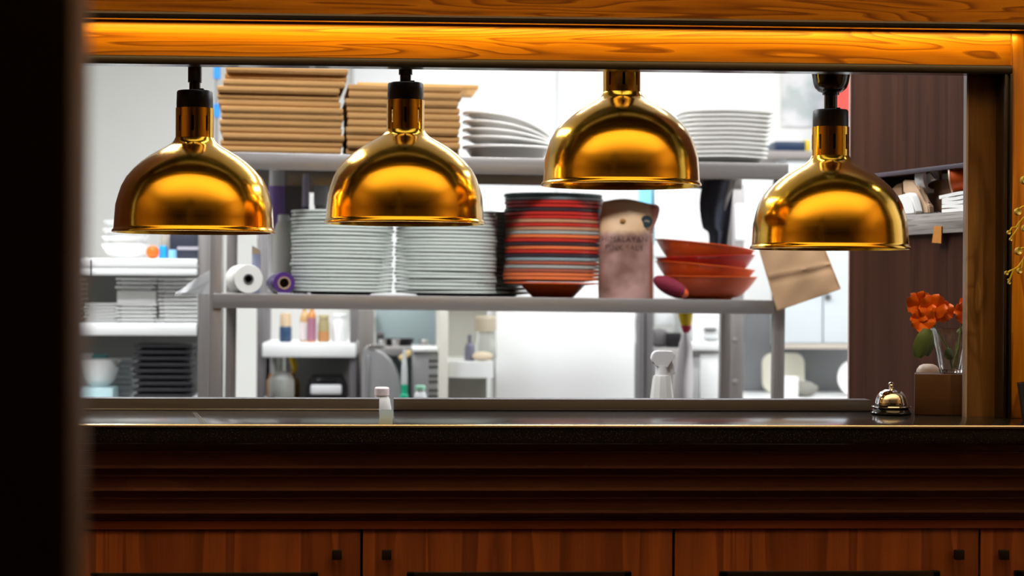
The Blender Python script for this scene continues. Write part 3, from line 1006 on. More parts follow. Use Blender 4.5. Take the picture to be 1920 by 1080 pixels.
# cardboard boxes on the upper shelf ------------------------------------------
SU = 5.15 / F
def flatbox(name, w, d, h, m):
    bm = NB()
    add_box(bm, -w / 2 + 0.002, w / 2 - 0.002, -d / 2 + 0.003, d / 2 - 0.002, 0.0005, h * 0.30, 0.0012)
    add_box(bm, -w / 2, w / 2, -d / 2, d / 2, h * 0.22, h - 0.0004, 0.0028)
    return obj(name, bm, m, smooth=30)
bw = 226 * 5.0 / F
proto = None
n = 13
zt = RK.hit(530, 126, 0.02).z
h = (zt - zu) / n
offs = [2, 0, -2, -12, -14, -9, -6, -5, -10, -5, -4, -6, -7]
for i in range(n):
    px = 535 + offs[i] + random.uniform(-2, 2)
    x = R_(px, 200, 0.02).x
    M = RMx(x, 0.02 + bw / 2 + random.uniform(-0.008, 0.008), zu + (n - 1 - i) * h, random.uniform(-0.006, 0.006))
    l = 'flat brown cardboard box, ' + nth(i, n) + ' of the taller box stack'
    if proto is None:
        proto = tag(flatbox('cardboard_box', bw, bw, h, CARD), l, 'box', 'flat cardboard boxes on the upper shelf'); proto.matrix_basis = M
    else:
        dup(proto, l, M)
n = 10
zt = RK.hit(750, 160, 0.02).z
h2 = (zt - zu) / n
proto2 = None
offs = [2, 3, -3, 0, 1, 2, -1, 0, 1, 0]
for i in range(n):
    x = R_(757 + offs[i], 200, 0.02).x
    M = RMx(x, 0.02 + bw / 2 + random.uniform(-0.008, 0.008), zu + (n - 1 - i) * h2, random.uniform(-0.006, 0.006))
    l = 'flat brown cardboard box, ' + nth(i, n) + ' of the shorter stack beside the white platters'
    if proto2 is None:
        proto2 = tag(flatbox('cardboard_box', 212 * 5.0 / F, bw, h2, CARD), l, 'box', 'flat cardboard boxes on the upper shelf'); proto2.matrix_basis = M
    else:
        dup(proto2, l, M)
bm = NB(); 
x0, x1 = R_(672, 160, 0.1).x, R_(897, 160, 0.1).x
add_box(bm, -(x1 - x0) / 2, (x1 - x0) / 2, -0.12, 0.12, 0, 0.0095, 0.001)
tag(obj('loose_board', bm, CARDL, M=RMx((x0 + x1) / 2, 0.19, zt + 0.001, -0.03, 0.0, 0.004)), 'orange-brown board lying loose on top of the shorter box stack', 'board')

# curved white platters, propped at one side ------------------------------------
def platter_bm(R, Ry, h, droop):
    bm = NB()
    pr = [(0, 0.001), (0.62, 0.001), (0.70, 0.0), (0.80, h * 0.22), (0.93, h - 0.0075), (0.99, h - 0.0065), (1.0, h - 0.004), (1.0, h - 0.001), (0.99, h), (0.93, h), (0.78, h * 0.35), (0.66, 0.006), (0, 0.006)]
    add_lathe(bm, pr, 64)
    for v in bm.verts:
        u = v.co.x
        v.co.x *= R; v.co.y *= Ry
        v.co.z += -droop * u * u
    return bm
xl, xrr = 866, 1036
Rp = (xrr - xl) / 2 * SU
bb = 0.16
lft = [276, 257, 240, 222, 203]
rgt = [277, 274, 268, 262, 252]
nn = 5
for k in range(nn):
    a = RK.hit(xl, lft[k], bb); c = RK.hit(xrr, rgt[k], bb)
    ang = math.atan2(a.z - c.z, c.x - a.x)
    hh = 0.021 if k == 0 else 0.0175
    mid = (a + c) / 2
    if k == 0:
        M = RMx(mid.x, bb, zu + 0.0005)
        hh = mid.z - zu
    else:
        M = RM @ Matrix.Translation((mid.x, bb, mid.z)) @ Matrix.Rotation(ang, 4, 'Y') @ Matrix.Translation((0, 0, -hh + 0.005))
    tag(obj('white_platter', platter_bm(Rp, 0.115, hh, 0.0 if k == 0 else 0.0035 * k), CERAMICW, M=M, smooth=50),
        'white oval platter, ' + nth(nn - 1 - k, nn) + ' of the fanned stack beside the cardboard boxes', 'platter', 'fanned white platters')

# stack of square white dishes --------------------------------------------------
def square_bm(Rt, h, rb):
    bm = NB()
    def sq(r, z, n=48, pw=5.0):
        out = []
        for k in range(n):
            a = 2 * PI * k / n
            c, s_ = math.cos(a), math.sin(a)
            q = (abs(c) ** pw + abs(s_) ** pw) ** (-1 / pw)
            out.append((r * q * c, r * q * s_, z + 0.0012 * math.cos(4 * a) * (r / Rt)))
        return out
    lv = [sq(rb * .9, 0.0), sq(rb, 0.0), sq(Rt * 0.97, h - 0.0045), sq(Rt, h - 0.004), sq(Rt, h), sq(Rt * 0.97, h), sq(rb * 0.98, 0.004)]
    rg = [[bm.verts.new(p) for p in l] for l in lv]
    for a_, b_ in zip(rg, rg[1:]):
        for k in range(48):
            bm.faces.new((a_[k], a_[(k + 1) % 48], b_[(k + 1) % 48], b_[k]))
    bm.faces.new(rg[0]); bm.faces.new(rg[-1])
    return bm
n = 11
bb = 0.16
zt = RK.hit(1354, 207, bb).z
xq = R_(1354, 250, bb).x
zb2 = zu + 0.018
pit = (zt - zb2) / n
proto = None
for i in range(n):
    w_ = (86 - i * 0.55) * SU / 86 / SU
    M = RMx(xq + (i - 5) * -0.0009, bb, zu + 0.0016 + (n - 1 - i) * pit, random.uniform(-.02, .02)) @ Matrix.Diagonal((w_ , w_, 1, 1))
    l = 'square white dish, ' + nth(i, n) + ' of the square dish stack at the shelf end'
    if proto is None:
        proto = tag(obj('square_dish', square_bm(86 * SU, 0.018 + pit * 0.2, 60 * SU), CERAMICW, M=M, smooth=40), l, 'dish', 'square white dishes')
    else:
        dup(proto, l, M)

# things on the lower shelf behind the plates ------------------------------------
def bottle(name, lab, px0, px1, pyt, pyb, Y, m, cap=None, capm=None, fr=None, grp=None, neck=0.45, capfrac=0.12, shoulder=0.72, z=None, cat='bottle', lblm=None, band=(0.1, 0.5)):
    """A round bottle spanning the given columns and rows at depth Y (or rack depth b when fr is the rack)."""
    f = fr or WORLD
    pxc = (px0 + px1) / 2
    a = f.hit(px0, (pyt + pyb) / 2, Y); c = f.hit(px1, (pyt + pyb) / 2, Y)
    r = (c - a).length / 2
    top = f.hit(pxc, pyt, Y).z
    bot = f.hit(pxc, pyb, Y).z if z is None else z
    H = top - bot
    base = Vector(((a.x + c.x) / 2, Y, bot))
    t = thing(name, lab, cat, M=f.m @ Matrix.Translation(base), group=grp)
    hc = H * capfrac if capm else 0
    hb = H - hc
    rn = r * neck
    pr = [(0, 0.001), (r * .9, 0.0), (r, r * 0.15), (r, hb * shoulder), (r * .92, hb * (shoulder + 0.06)), ((r * .5 + rn * .5), hb * (shoulder + 0.15)), (rn, hb * (shoulder + 0.2)), (rn, hb), (0, hb)]
    bm = NB(); add_lathe(bm, pr, 32); obj('body', bm, m, t, smooth=45)
    if lblm:
        bm = NB(); add_lathe(bm, [(r * 1.0, hb * band[0]), (r * 1.012, hb * band[0]), (r * 1.012, hb * band[1]), (r * 1.0, hb * band[1])], 32); obj('bottle_label', bm, lblm, t)
    if capm:
        rc = rn * 1.15
        bm = NB(); add_lathe(bm, [(0, hb - 0.001), (rc, hb - 0.001), (rc, hb + hc * .85), (rc * .85, hb + hc), (0, hb + hc)], 24); obj('cap', bm, capm, t)
    return t
PUR = plain('lilac_label', 0.33, 0.20, 0.62, 0.4)
bottle('tall_bottle', 'tall white bottle with a lilac label behind the white plates', 503, 533, 345, 556, 0.37, WHITEP, fr=RK, z=0.0, lblm=PUR, band=(0.55, 0.98), shoulder=0.98, neck=0.98)
bottle('white_tub', 'pale white jar behind the purple roll', 512, 550, 402, 556, 0.27, mat('pale_jar', (0.82, 0.83, 0.76), 0.4), capm=WHITEP, fr=RK, z=0.0, neck=0.5, capfrac=0.08, shoulder=0.8, cat='jar')
a, c = R_(533, 400, 0.40), R_(566, 400, 0.40)
bm = NB(); add_box(bm, a.x, c.x, -0.0, 0.045, 0.0, RK.hit(550, 349, 0.40).z, 0.002); tag(obj('taupe_carton', bm, plain('taupe_card', 0.27, 0.25, 0.22, 0.7), M=RMx(0, 0.40, 0)), 'taupe carton standing between the lilac bottle and the striped tube', 'carton')
bottle('striped_tube', 'white and lilac striped tube behind the white plates', 565, 579, 347, 556, 0.36, mat('lilac_white', (0.66, 0.62, 0.80), 0.4), fr=RK, z=0.0, lblm=plain('navy_stripe', 0.10, 0.10, 0.22, 0.5), band=(0.62, 0.80), shoulder=0.9, neck=0.8, cat='tube')
bottle('grey_jar', 'grey translucent jar behind the white plates and second lamp', 586, 616, 348, 556, 0.42, mat('grey_jar', (0.45, 0.47, 0.46), 0.3), capm=WHITEP, fr=RK, z=0.0, neck=0.8, capfrac=0.18, shoulder=0.75, cat='jar')
a, c = R_(472, 500, 0.22), R_(488, 500, 0.22)
bm = NB(); add_box(bm, a.x, c.x, 0.0, 0.03, 0.0, RK.hit(480, 470, 0.22).z, 0.001, mi=0); add_prism(bm, [(a.x, RK.hit(480, 476, 0.22).z), (a.x, RK.hit(480, 460, 0.22).z), (c.x, RK.hit(480, 470, 0.22).z), (c.x, RK.hit(480, 476, 0.22).z)], -0.001, 0.029, mi=1)
tag(obj('small_carton', bm, [plain('pale_blue_card', 0.42, 0.45, 0.62, 0.6), plain('tan_card', 0.60, 0.44, 0.30, 0.7)], M=RMx(0, 0.22, 0)), 'small pale blue carton with tan flap behind the white roll', 'carton')
# navy cloth hanging from the back of the upper shelf
zn1 = RK.hit(1350, 338, 0.46).z; zn0 = RK.hit(1350, 462, 0.46).z
xn0, xn1 = R_(1314, 400, 0.46).x, R_(1378, 400, 0.46).x
def ncl(u, v):
    z = zn1 + (zn0 - zn1) * v
    l = xn0 + 0.018 * (1 - math.sin(PI * min(1, v + 0.15))) + (0.012 if v > 0.75 else 0)
    r = xn1 - 0.022 * v
    return (l + (r - l) * u, 0.010 * math.sin(u * 9 + v * 2) - 0.012 * math.sin(PI * u), z)
bm = NB(); add_sheet(bm, ncl, 24, 18, 0.003)
t = tag(obj('hanging_cloth', bm, NAVY, M=RMx(0, 0.47, 0), smooth=60), 'dark navy cloth hanging below the upper shelf behind the leaning bowls', 'cloth')

# ------------------------------------------------------------------ left shelf unit
YL = 2.05
SL = (3.6 + YL) / F
xa, xb = U(40, 540, YL).x, U(393, 540, YL).x
lu = thing('shelf_unit', 'white-edged steel shelf unit of small dishes standing beyond the rack', 'shelf unit', ((xa + xb) / 2, YL, 0))
hw = (xb - xa) / 2
z1, z2 = ZP(485, YL, 270), ZP(606, YL, 270)
z3 = ZP(749, YL, 270) - 0.004
lh1, lh2 = (516 - 485) * SL, 23 * SL
for (zz, lh) in ((z1, lh1), (z2, lh2), (z3, 0.04)):
    bm = NB(); add_box(bm, -hw, hw - 0.035, 0.0, 0.45, zz - 0.012, zz, 0.002)
    if lh > 0.04:
        add_box(bm, -hw, hw - 0.035, -0.004, 0.006, zz - lh * 0.54, zz, 0.003); add_box(bm, -hw, hw - 0.035, -0.003, 0.006, zz - lh, zz - lh * 0.58, 0.003)
    else:
        add_box(bm, -hw, hw - 0.035, -0.004, 0.006, zz - lh, zz, 0.003)
    obj('shelf', bm, WHITE, lu)
for sx in (-hw, hw - 0.033):
    for yy in (0.0, 0.42):
        bm = NB(); add_box(bm, sx, sx + 0.033, yy, yy + 0.03, 0, ZP(300, YL, 270) if sx > 0 else z1 + 0.2, 0.002); obj('post', bm, STEELV, lu)
def LX(px, dy=0.1): return U(px, 540, YL + dy).x
# dark back panel behind the lower tiers
bm = NB(); add_box(bm, -hw, hw, 0.455, 0.46, 0.5, z1 - 0.02); obj('back_panel', bm, plain('grey_back', 0.20, 0.20, 0.19, 0.6), lu)
bm = NB(); add_box(bm, LX(170, 0) - (xa + xb) / 2 - 0.002, LX(170, 0) - (xa + xb) / 2 + 0.002, -0.0055, 0.0, z1 - lh1, z1 - 0.004); obj('joint', bm, plain('joint_line', 0.05, 0.05, 0.05, 0.6), lu)
# bowls on the top tier
def sbowl(R, h):
    return bowl_bm(R, h, R * 0.45)
n = 4
for i in range(n):
    R = (46 - i * 1.0) * 5.85 / F
    M = Matrix.Translation((LX(236, 0.2), YL + 0.2, z1 + 0.001 + i * 0.0225)) 
    tag(obj('white_bowl', sbowl(R, 0.044), [CERAMIC, CERAMIC], M=M), 'white bowl, ' + nth(n - 1 - i, n) + ' of the stack behind the orange ball', 'bowl', 'white bowls on the shelf unit')
bm = NB(); bmesh.ops.create_uvsphere(bm, u_segments=28, v_segments=16, radius=12.5 * SL)
tag(obj('orange_ball', bm, plain('bright_orange', 0.95, 0.13, 0.005, 0.5), loc=(LX(286, 0.06), YL + 0.06, z1 + 12.5 * SL + 0.0005)), 'bright orange ball on the upper tier beside the blue cups', 'ball')
bottle('blue_cup', 'bright blue cup right beside the orange ball', 298, 314, 462, 485, YL + 0.10, plain('bright_blue', 0.01, 0.30, 0.80, 0.4), shoulder=0.85, neck=0.85, z=z1 + 0.0005, cat='cup')
bottle('pale_blue_cup', 'small pale blue cup in front of the navy box', 316, 331, 469, 485, YL + 0.05, plain('pale_blue', 0.22, 0.52, 0.85, 0.4), shoulder=0.85, neck=0.85, z=z1 + 0.0005, cat='cup')
t = thing('navy_box', 'dark navy box with a pale stripe on the upper tier', 'box', (LX(345, 0.1), YL + 0.09, z1))
bm = NB(); w2 = 27 * SL; add_box(bm, -w2, w2, 0, 0.14, 0.0003, 52 * SL, 0.003); obj('body', bm, plain('navy_board', 0.022, 0.026, 0.045, 0.5), t)
bm = NB(); add_box(bm, -w2 + 0.022, w2, -0.0012, 0.001, 18 * SL, 24 * SL); obj('stripe', bm, plain('stripe_lilac', 0.42, 0.40, 0.45, 0.5), t)
bottle('taupe_jar', 'taupe jar behind the blue cups', 300, 318, 440, 485, YL + 0.25, plain('taupe_jar', 0.34, 0.31, 0.27, 0.5), shoulder=0.85, neck=0.8, z=z1 + 0.0005, cat='jar')
# plates on the middle tier
def sqplate(w, h, m, name='square_plate'):
    bm = NB()
    add_box(bm, -w * 0.38, w * 0.38, -w * 0.38, w * 0.38, 0.0, h * 0.45, 0.001)
    vs = add_box(bm, -w / 2, w / 2, -w / 2, w / 2, h * 0.42, h - 0.0005, 0.0016)
    return obj(name, bm, m)
def sqstack(px0, px1, pyt, z, n, lab, grp, m, name='square_plate', yo=0.14, cat='plate', ztop=None):
    pxc = (px0 + px1) / 2
    x = LX(pxc, yo)
    w = (px1 - px0) * (3.6 + YL + yo) / F
    zt = ZP(pyt, YL + yo, pxc) if ztop is None else ztop
    h = (zt - z) / n
    pr = None
    for i in range(n):
        M = Matrix.Translation((x + random.uniform(-.003, .003), YL + yo, z + (n - 1 - i) * h + 0.0003)) @ Matrix.Rotation(random.uniform(-.03, .03), 4, 'Z')
        l = lab % nth(i, n)
        if pr is None:
            pr = tag(sqplate(w, h, m, name), l, cat, grp); pr.matrix_basis = M
        else:
            dup(pr, l, M)
    return zt
zA = sqstack(162, 226, 568, z2, 6, 'white square plate, %s of the lowest stack on the middle tier', 'square white plates', CERAMIC)
zB_ = sqstack(224, 298, 569, z2, 5, 'white square plate, %s of the group below the thick white tray', 'square white plates', CERAMIC)
xw = LX(261, 0.14)
bm = NB(); w2 = 36 * 5.8 / F; add_box(bm, -w2, w2, -w2, w2, 0, 24 * 5.8 / F, 0.004)
zT = zB_ + 24 * 5.8 / F
tag(obj('thick_tray', bm, CERAMIC, loc=(xw, YL + 0.14, zB_ + 0.0003)), 'thick plain white tray between two groups of square plates', 'tray')
sqstack(223, 297, 521, zT + 0.0008, 3, 'white square plate, %s of the three on the thick white tray', 'square white plates', CERAMIC)
sqstack(303, 382, 522, z2, 11, 'white square plate, %s of the stack beside the rack post', 'square white plates', CERAMIC)
sqstack(80, 156, 521, z2, 9, 'white square plate, %s of the stack half hidden by the dark pillar', 'square white plates', CERAMIC, yo=0.24)
# bottom tier
t = boxobj('pale_blue_box', plain('ice_blue_card', 0.55, 0.78, 0.82, 0.6), (-32 * SL, 32 * SL, 0, 0.13, 0.0003, ZP(727, YL + 0.06, 180) - z3), loc=(LX(180, 0.06), YL + 0.06, z3), bev=0.002)
tag(t, 'pale ice-blue box under the single white bowl', 'box')
zbx = ZP(727, YL + 0.06, 180)
tag(obj('white_bowl', sbowl(41 * SL, (727 - 675) * SL), [CERAMIC, CERAMIC], loc=(LX(187, 0.12), YL + 0.125, zbx + 0.0005)), 'single white bowl standing on the pale ice-blue box', 'bowl')
t = boxobj('teal_carton', plain('teal_card', 0.10, 0.30, 0.31, 0.6), (-14 * SL, 14 * SL, 0, 0.05, 0.0003, ZP(665, YL + 0.24, 186) - z3), loc=(LX(186, 0.24), YL + 0.24, z3), bev=0.001)
tag(t, 'dark teal carton standing behind the single white bowl', 'carton')
t = boxobj('white_carton', plain('white_card', 0.78, 0.76, 0.78, 0.6), (-14 * SL, 12 * SL, 0, 0.05, 0.0003, ZP(664, YL + 0.24, 160) - z3), loc=(LX(158, 0.24), YL + 0.25, z3), bev=0.001)
tag(t, 'white carton beside the dark teal carton behind the bowl', 'carton')
sqstack(202, 256, 672, z3, 7, 'pale grey dish, %s of the stack between white bowl and black trays', 'pale grey dishes', plain('pale_grey_glaze', 0.66, 0.68, 0.69, 0.3), name='grey_dish', yo=0.24, cat='dish')
sqstack(258, 364, 644, z3, 9, 'black fabric-lined tray, %s of the black stack on the bottom tier', 'black trays', BLACKT, name='black_tray', yo=0.10, cat='tray')
# pole behind the boxes
p = U(407, 150, 2.75)
t = thing('thin_pole', 'thin grey pole with blue clips standing behind the cardboard boxes', 'pole', (p.x, 2.75, 0))
bm = NB(); add_tube(bm, [(0, 0, 0), (0, 0, p.z + 0.35)], 0.006, 10); obj('shaft', bm, STEELV, t)
for py in (136, 208):
    z = U(407, py, 2.75).z
    bm = NB(); add_lathe(bm, [(0.006, z - 0.02), (0.011, z - 0.02), (0.011, z + 0.022), (0.006, z + 0.022)], 16); o = obj('clip', bm, plain('clip_blue', 0.02, 0.22, 0.65, 0.4), t); o['label'] = 'blue clip'

# ------------------------------------------------------------------ back of the kitchen, middle
# white utility shelf
YM = 2.6
SM = (3.6 + YM) / F
def MX(px, Y=YM): return U(px, 600, Y).x
xa, xb = MX(486), MX(668)
off = (xa + xb) / 2; hw = (xb - xa) / 2
mu = thing('utility_shelf', 'small white shelf on grey posts holding bottles in mid kitchen', 'shelf', (off, YM, 0))
zs = ZP(643, YM, 580)
bm = NB(); add_box(bm, -hw + 0.01, hw, -0.004, 0.36, zs - 27 * SM, zs, 0.004); obj('shelf_board', bm, WHITE, mu)
zs0 = ZP(751, YM, 580)
bm = NB(); add_box(bm, -hw, hw, -0.004, 0.36, zs0 - 0.04, zs0, 0.004); obj('shelf_board', bm, STEEL, mu)
for sx in (-hw - 0.008, hw - 0.02):
    for yy in (0.01, 0.33):
        bm = NB(); add_box(bm, sx, sx + 0.022, yy, yy + 0.022, 0, zs + 0.35, 0.002); obj('post', bm, STEELD, mu)
kz = zs + 0.0005
bottle('corked_bottle', 'dark blue bottle with a beige top on the white utility shelf', 524, 547, 587, 643, YM + 0.08, plain('deep_blue', 0.025, 0.06, 0.13, 0.35), capm=plain('beige_cap', 0.60, 0.45, 0.28, 0.6), neck=0.80, capfrac=0.45, shoulder=0.88, z=kz)
bottle('sauce_bottle', 'amber bottle with cream label at the middle of the utility shelf', 562, 580, 572, 643, YM + 0.12, plain('tan_sauce', 0.55, 0.34, 0.15, 0.4), lblm=plain('cream_label', 0.78, 0.72, 0.72, 0.5), band=(0.05, 0.6), z=kz, capm=plain('tan_cap', 0.6, 0.40, 0.2, 0.5))
bottle('sauce_bottle', 'orange-topped bottle with plum label on the utility shelf', 576, 593, 570, 643, YM + 0.07, plain('orange_sauce', 0.55, 0.22, 0.05, 0.4), lblm=plain('plum_label', 0.33, 0.14, 0.20, 0.5), band=(0.05, 0.72), z=kz, capm=plain('orange_cap', 0.7, 0.30, 0.08, 0.5))
bottle('olive_jar', 'olive and brown jar at the end of the bottle row on the utility shelf', 596, 618, 590, 643, YM + 0.08, plain('olive_glass', 0.34, 0.28, 0.14, 0.4), lblm=plain('brown_label', 0.42, 0.20, 0.07, 0.5), band=(0.05, 0.45), z=kz, capm=plain('khaki_lid', 0.46, 0.40, 0.22, 0.5), neck=0.8, cat='jar')
bottle('white_canister', 'white plastic canister near the post of the utility shelf', 622, 652, 588, 643, YM + 0.10, WHITEP, z=kz, neck=0.8, capm=WHITEP, cat='canister')
k0 = zs0 + 0.0005
bottle('glass_decanter', 'clear glass decanter on the lower board of the utility shelf', 504, 552, 668, 751, YM + 0.06, GLASSM, z=k0, neck=0.30, shoulder=0.45, cat='decanter')
bottle('oil_bottle', 'amber oil bottle with slanted yellow spout behind the glass decanter', 537, 562, 690, 751, YM + 0.16, plain('amber_oil', 0.50, 0.27, 0.08, 0.3), z=k0, neck=0.35, shoulder=0.5)
t = [o for o in COL.objects if o.name.startswith('oil_bottle')][0]
def rel(px, py, Y): return U(px, py, Y) - t.location
t_loc = t.matrix_basis.translation
bm = NB(); add_tube(bm, [U(546, 668, YM + .16) - t_loc, U(549, 676, YM + .16) - t_loc, U(553, 688, YM + .16) - t_loc, U(551, 700, YM + .16) - t_loc], [0.008, 0.010, 0.011, 0.007], 12); obj('spout', bm, plain('bright_yellow', 0.90, 0.62, 0.01, 0.4), t)
bottle('sauce_bottle', 'brown sauce bottle beside the glass decanter, next to the grey post', 500, 514, 700, 751, YM + 0.2, plain('brown_sauce', 0.40, 0.16, 0.05, 0.4), z=k0, neck=0.4, shoulder=0.6)
bm = NB(); add_box(bm, -hw, hw, 0.33, 0.34, zs0, zs - 0.02); obj('back_panel', bm, plain('grey_back_panel', 0.42, 0.42, 0.41, 0.5), mu)
# black till printer
x0, x1 = MX(573), MX(650)
t = thing('label_printer', 'black label printer with a white front plate on the utility shelf', 'printer', ((x0 + x1) / 2, YM + 0.03, zs0))
w2 = (x1 - x0) / 2
hh = ZP(707, YM, 610) - zs0
bm = NB(); add_prism(bm, [(-w2, 0.0), (w2, 0.0), (w2 * 0.98, hh * .55), (w2 * 0.78, hh * .97), (w2 * 0.7, hh), (-w2 * 0.7, hh), (-w2 * 0.78, hh * .97), (-w2 * 0.98, hh * .55)], 0, 0.16); obj('body', bm, BLACKP, t)
bm = NB(); add_box(bm, -w2 * 0.76, w2 * 0.76, -0.006, 0.002, hh * 0.24, hh * 0.66, 0.005); obj('front_plate', bm, WHITEP, t)
bm = NB(); add_box(bm, -w2 * 0.5, w2 * 0.5, -0.004, 0.002, hh * 0.76, hh * 0.9, 0.002); obj('paper_slot', bm, BLACKG, t)

# work counter carrying the machines
YW = 2.45
bm = NB()
add_box(bm, MX(672, YW), MX(822, YW), 0, 0.7, 0.86, 0.90, 0.003); add_box(bm, MX(674, YW), MX(821, YW), 0.03, 0.68, 0.0, 0.86)
tag(obj('machine_counter', bm, STEEL, loc=(0, YW, 0)), 'steel work counter under the mixer and the vented machine', 'counter')
zk = 0.9005
SW = (3.6 + YW) / F
# rounded steel mixer
x0, x1 = MX(678, YW), MX(752, YW)
t = thing('steel_mixer', 'rounded grey steel mixer with a dark side standing on the machine counter', 'mixer', ((x0 + x1) / 2, YW + 0.04, 0.9))
w2 = (x1 - x0) / 2; H = ZP(652, YW, 715) - 0.9
bm = NB()
pts = [(-w2, 0.0), (-w2, H * 0.85), (-w2 * 0.92, H * 0.96), (-w2 * 0.75, H)] + [(w2 * math.cos(a) if False else -w2 * 0.75 + (1.75 * w2) * math.sin(a), H * 0.45 + H * 0.52 * math.cos(a)) for a in [0.25, 0.5, 0.75, 1.0, 1.25, 1.5]] + [(w2, 0.0)]
add_prism(bm, pts, 0, 0.26); obj('body', bm, MIXS, t)
bm = NB(); add_box(bm, -w2 * 0.72, -w2 * 0.58, -0.006, 0.002, H * 0.30, H * 0.9, 0.002); obj('side_seam', bm, GREYP, t)
bm = NB(); add_box(bm, -w2 * 0.7, w2 * 0.2, -0.004, 0.05, H * 0.97, H * 1.03, 0.005); obj('top_edge', bm, CHROME, t)
bm = NB(); add_lathe(bm, [(0, 0), (0.05, 0), (0.06, 0.04), (0.058, 0.04), (0.048, 0.004), (0, 0.004)], 24, M=Matrix.Translation((w2 * 0.2, 0.07, 0.0))); obj('mixing_bowl', bm, STEEL, t)
# perforated machine
x0, x1 = MX(774, YW), MX(822, YW)
t = thing('vented_machine', 'steel machine with rows of dark vent holes beside the cream cupboard', 'machine', ((x0 + x1) / 2, YW + 0.02, 0.9))
w2 = (x1 - x0) / 2; H = ZP(660, YW, 798) - 0.9
bm = NB(); add_box(bm, -w2, w2, 0, 0.27, 0.0003, H, 0.004); obj('casing', bm, MIXS, t)
bm = NB(); add_box(bm, -w2 * 1.05, w2, -0.01, 0.27, H, H + 0.012, 0.004); obj('lid', bm, WHITE, t)
bm = NB()
for py in (677, 688, 705, 716, 732, 743):
    for px in (807, 813, 819):
        q = U(px, py, YW + 0.02)
        add_box(bm, q.x - (x0 + x1) / 2 - 0.0035, q.x - (x0 + x1) / 2 + 0.0035, -0.002, 0.001, q.z - 0.9 - 0.005, q.z - 0.9 + 0.005, 0.0015)
o = obj('vent_holes', bm, BLACKP, t); o['label'] = 'rows of dark vent holes'
# bits on the machines
zm = 0.9 + H + 0.0125
bm = NB(); add_box(bm, -0.022, 0.022, -0.012, 0.012, 0, 0.02, 0.006); tag(obj('yellow_sponge', bm, plain('sponge_yellow', 0.78, 0.60, 0.30, 0.9, bump=0.5, bscale=90), M=Matrix.Translation((MX(764, YW + .1), YW + 0.10, ZP(672, YW + .1, 764))) @ Matrix.Rotation(-0.6, 4, 'Y')), 'yellow sponge resting between the mixer and vented machine', 'sponge')
# upright teal board with dark pan in front
xs0, xs1 = MX(704, 3.05), MX(822, 3.05)
bm = NB(); add_box(bm, xs0, xs1, 0, 0.03, 0.901, ZP(575, 3.05, 760), 0.003)
tag(obj('teal_board', bm, TEALG, loc=(0, 3.05, 0)), 'teal-grey upright board behind the mixer', 'board')
bm = NB()
add_box(bm, MX(668, 3.0), MX(702, 3.0), 0, 0.03, 0.901, ZP(580, 3.0, 685), 0.003)
tag(obj('taupe_board', bm, plain('taupe_board', 0.24, 0.22, 0.205, 0.5), loc=(0, 3.0, 0)), 'narrow taupe upright board beside the teal board', 'board')
p = U(742, 636, YW + 0.42)
t = thing('dark_pan', 'dark shallow pan with a round knob lying behind the mixer', 'pan', (p.x, YW + 0.42, p.z - 0.02))
bm = NB(); add_lathe(bm, [(0, 0), (0.05, 0), (0.062, 0.022), (0.060, 0.022), (0.049, 0.003), (0, 0.003)], 32); obj('pan_body', bm, BLACKP, t)
bm = NB(); bmesh.ops.create_uvsphere(bm, u_segments=16, v_segments=10, radius=0.013); bmesh.ops.translate(bm, verts=bm.verts[:], vec=(-0.05, 0, 0.032)); obj('knob', bm, plain('dark_grey_knob', 0.07, 0.065, 0.065, 0.5), t)
# shelf carrying pan and cups
bm = NB(); zc = p.z - 0.0205
add_box(bm, MX(694, YW + .34), MX(812, YW + .34), YW + 0.31, YW + 0.58, zc - 0.03, zc, 0.003)
add_box(bm, MX(700, YW + .34), MX(712, YW + .34), YW + 0.40, YW + 0.44, 0.9, zc - 0.03)
add_box(bm, MX(798, YW + .34), MX(808, YW + .34), YW + 0.40, YW + 0.44, 0.9, zc - 0.03)
tag(obj('raised_shelf', bm, STEEL), 'low steel ledge behind the mixer carrying the dark pan', 'ledge')
for k, (px, pyt, c_) in enumerate(((718, 641, 'steel cup nearest the dark pan knob'), (742, 642, 'steel cup in front of the dark pan'), (795, 634, 'steel cup near the cream cupboard'))):
    x = MX(px, YW + .36)
    bm = NB(); add_lathe(bm, [(0, 0), (0.011, 0), (0.014, 0.022), (0.013, 0.022), (0.010, 0.002), (0, 0.002)], 20)
    tag(obj('steel_cup', bm, CHROME, loc=(x, YW + 0.345, zc + 0.0003)), 'small ' + c_ + ' on the low steel ledge', 'cup', 'small steel cups')
bottle('green_tube', 'slim dispenser with bright green tip between mixer and vented machine', 752, 764, 655, 800, YW + 0.0, plain('grey_white', 0.6, 0.62, 0.62, 0.4), z=zk, lblm=plain('green_band', 0.01, 0.40, 0.22, 0.4), band=(0.42, 0.56), neck=0.5, shoulder=0.7, cat='dispenser')
bottle('green_capped_bottle', 'clear bottle with bright green cap below the slim dispenser', 748, 767, 739, 800, YW - 0.30, plain('pale_green_plastic', 0.45, 0.62, 0.55, 0.35), z=0.955, capm=plain('cap_green', 0.02, 0.48, 0.27, 0.4), neck=0.75, capfrac=0.3)
bottle('white_pill_bottle', 'small white bottle with mint cap before the vented machine', 776, 800, 723, 800, YW - 0.30, WHITEP, z=0.955, capm=plain('mint_cap', 0.35, 0.72, 0.52, 0.4), neck=0.7, capfrac=0.12)
bm = NB(); add_box(bm, MX(738, YW - .35), MX(815, YW - .35), YW - 0.38, YW - 0.2, 0.93, 0.9548, 0.003); add_box(bm, MX(745, YW - .35), MX(808, YW - .35), YW - 0.34, YW - 0.24, 0.0, 0.93); tag(obj('bottle_stand', bm, STEEL), 'low steel stand under the two small capped bottles', 'stand')
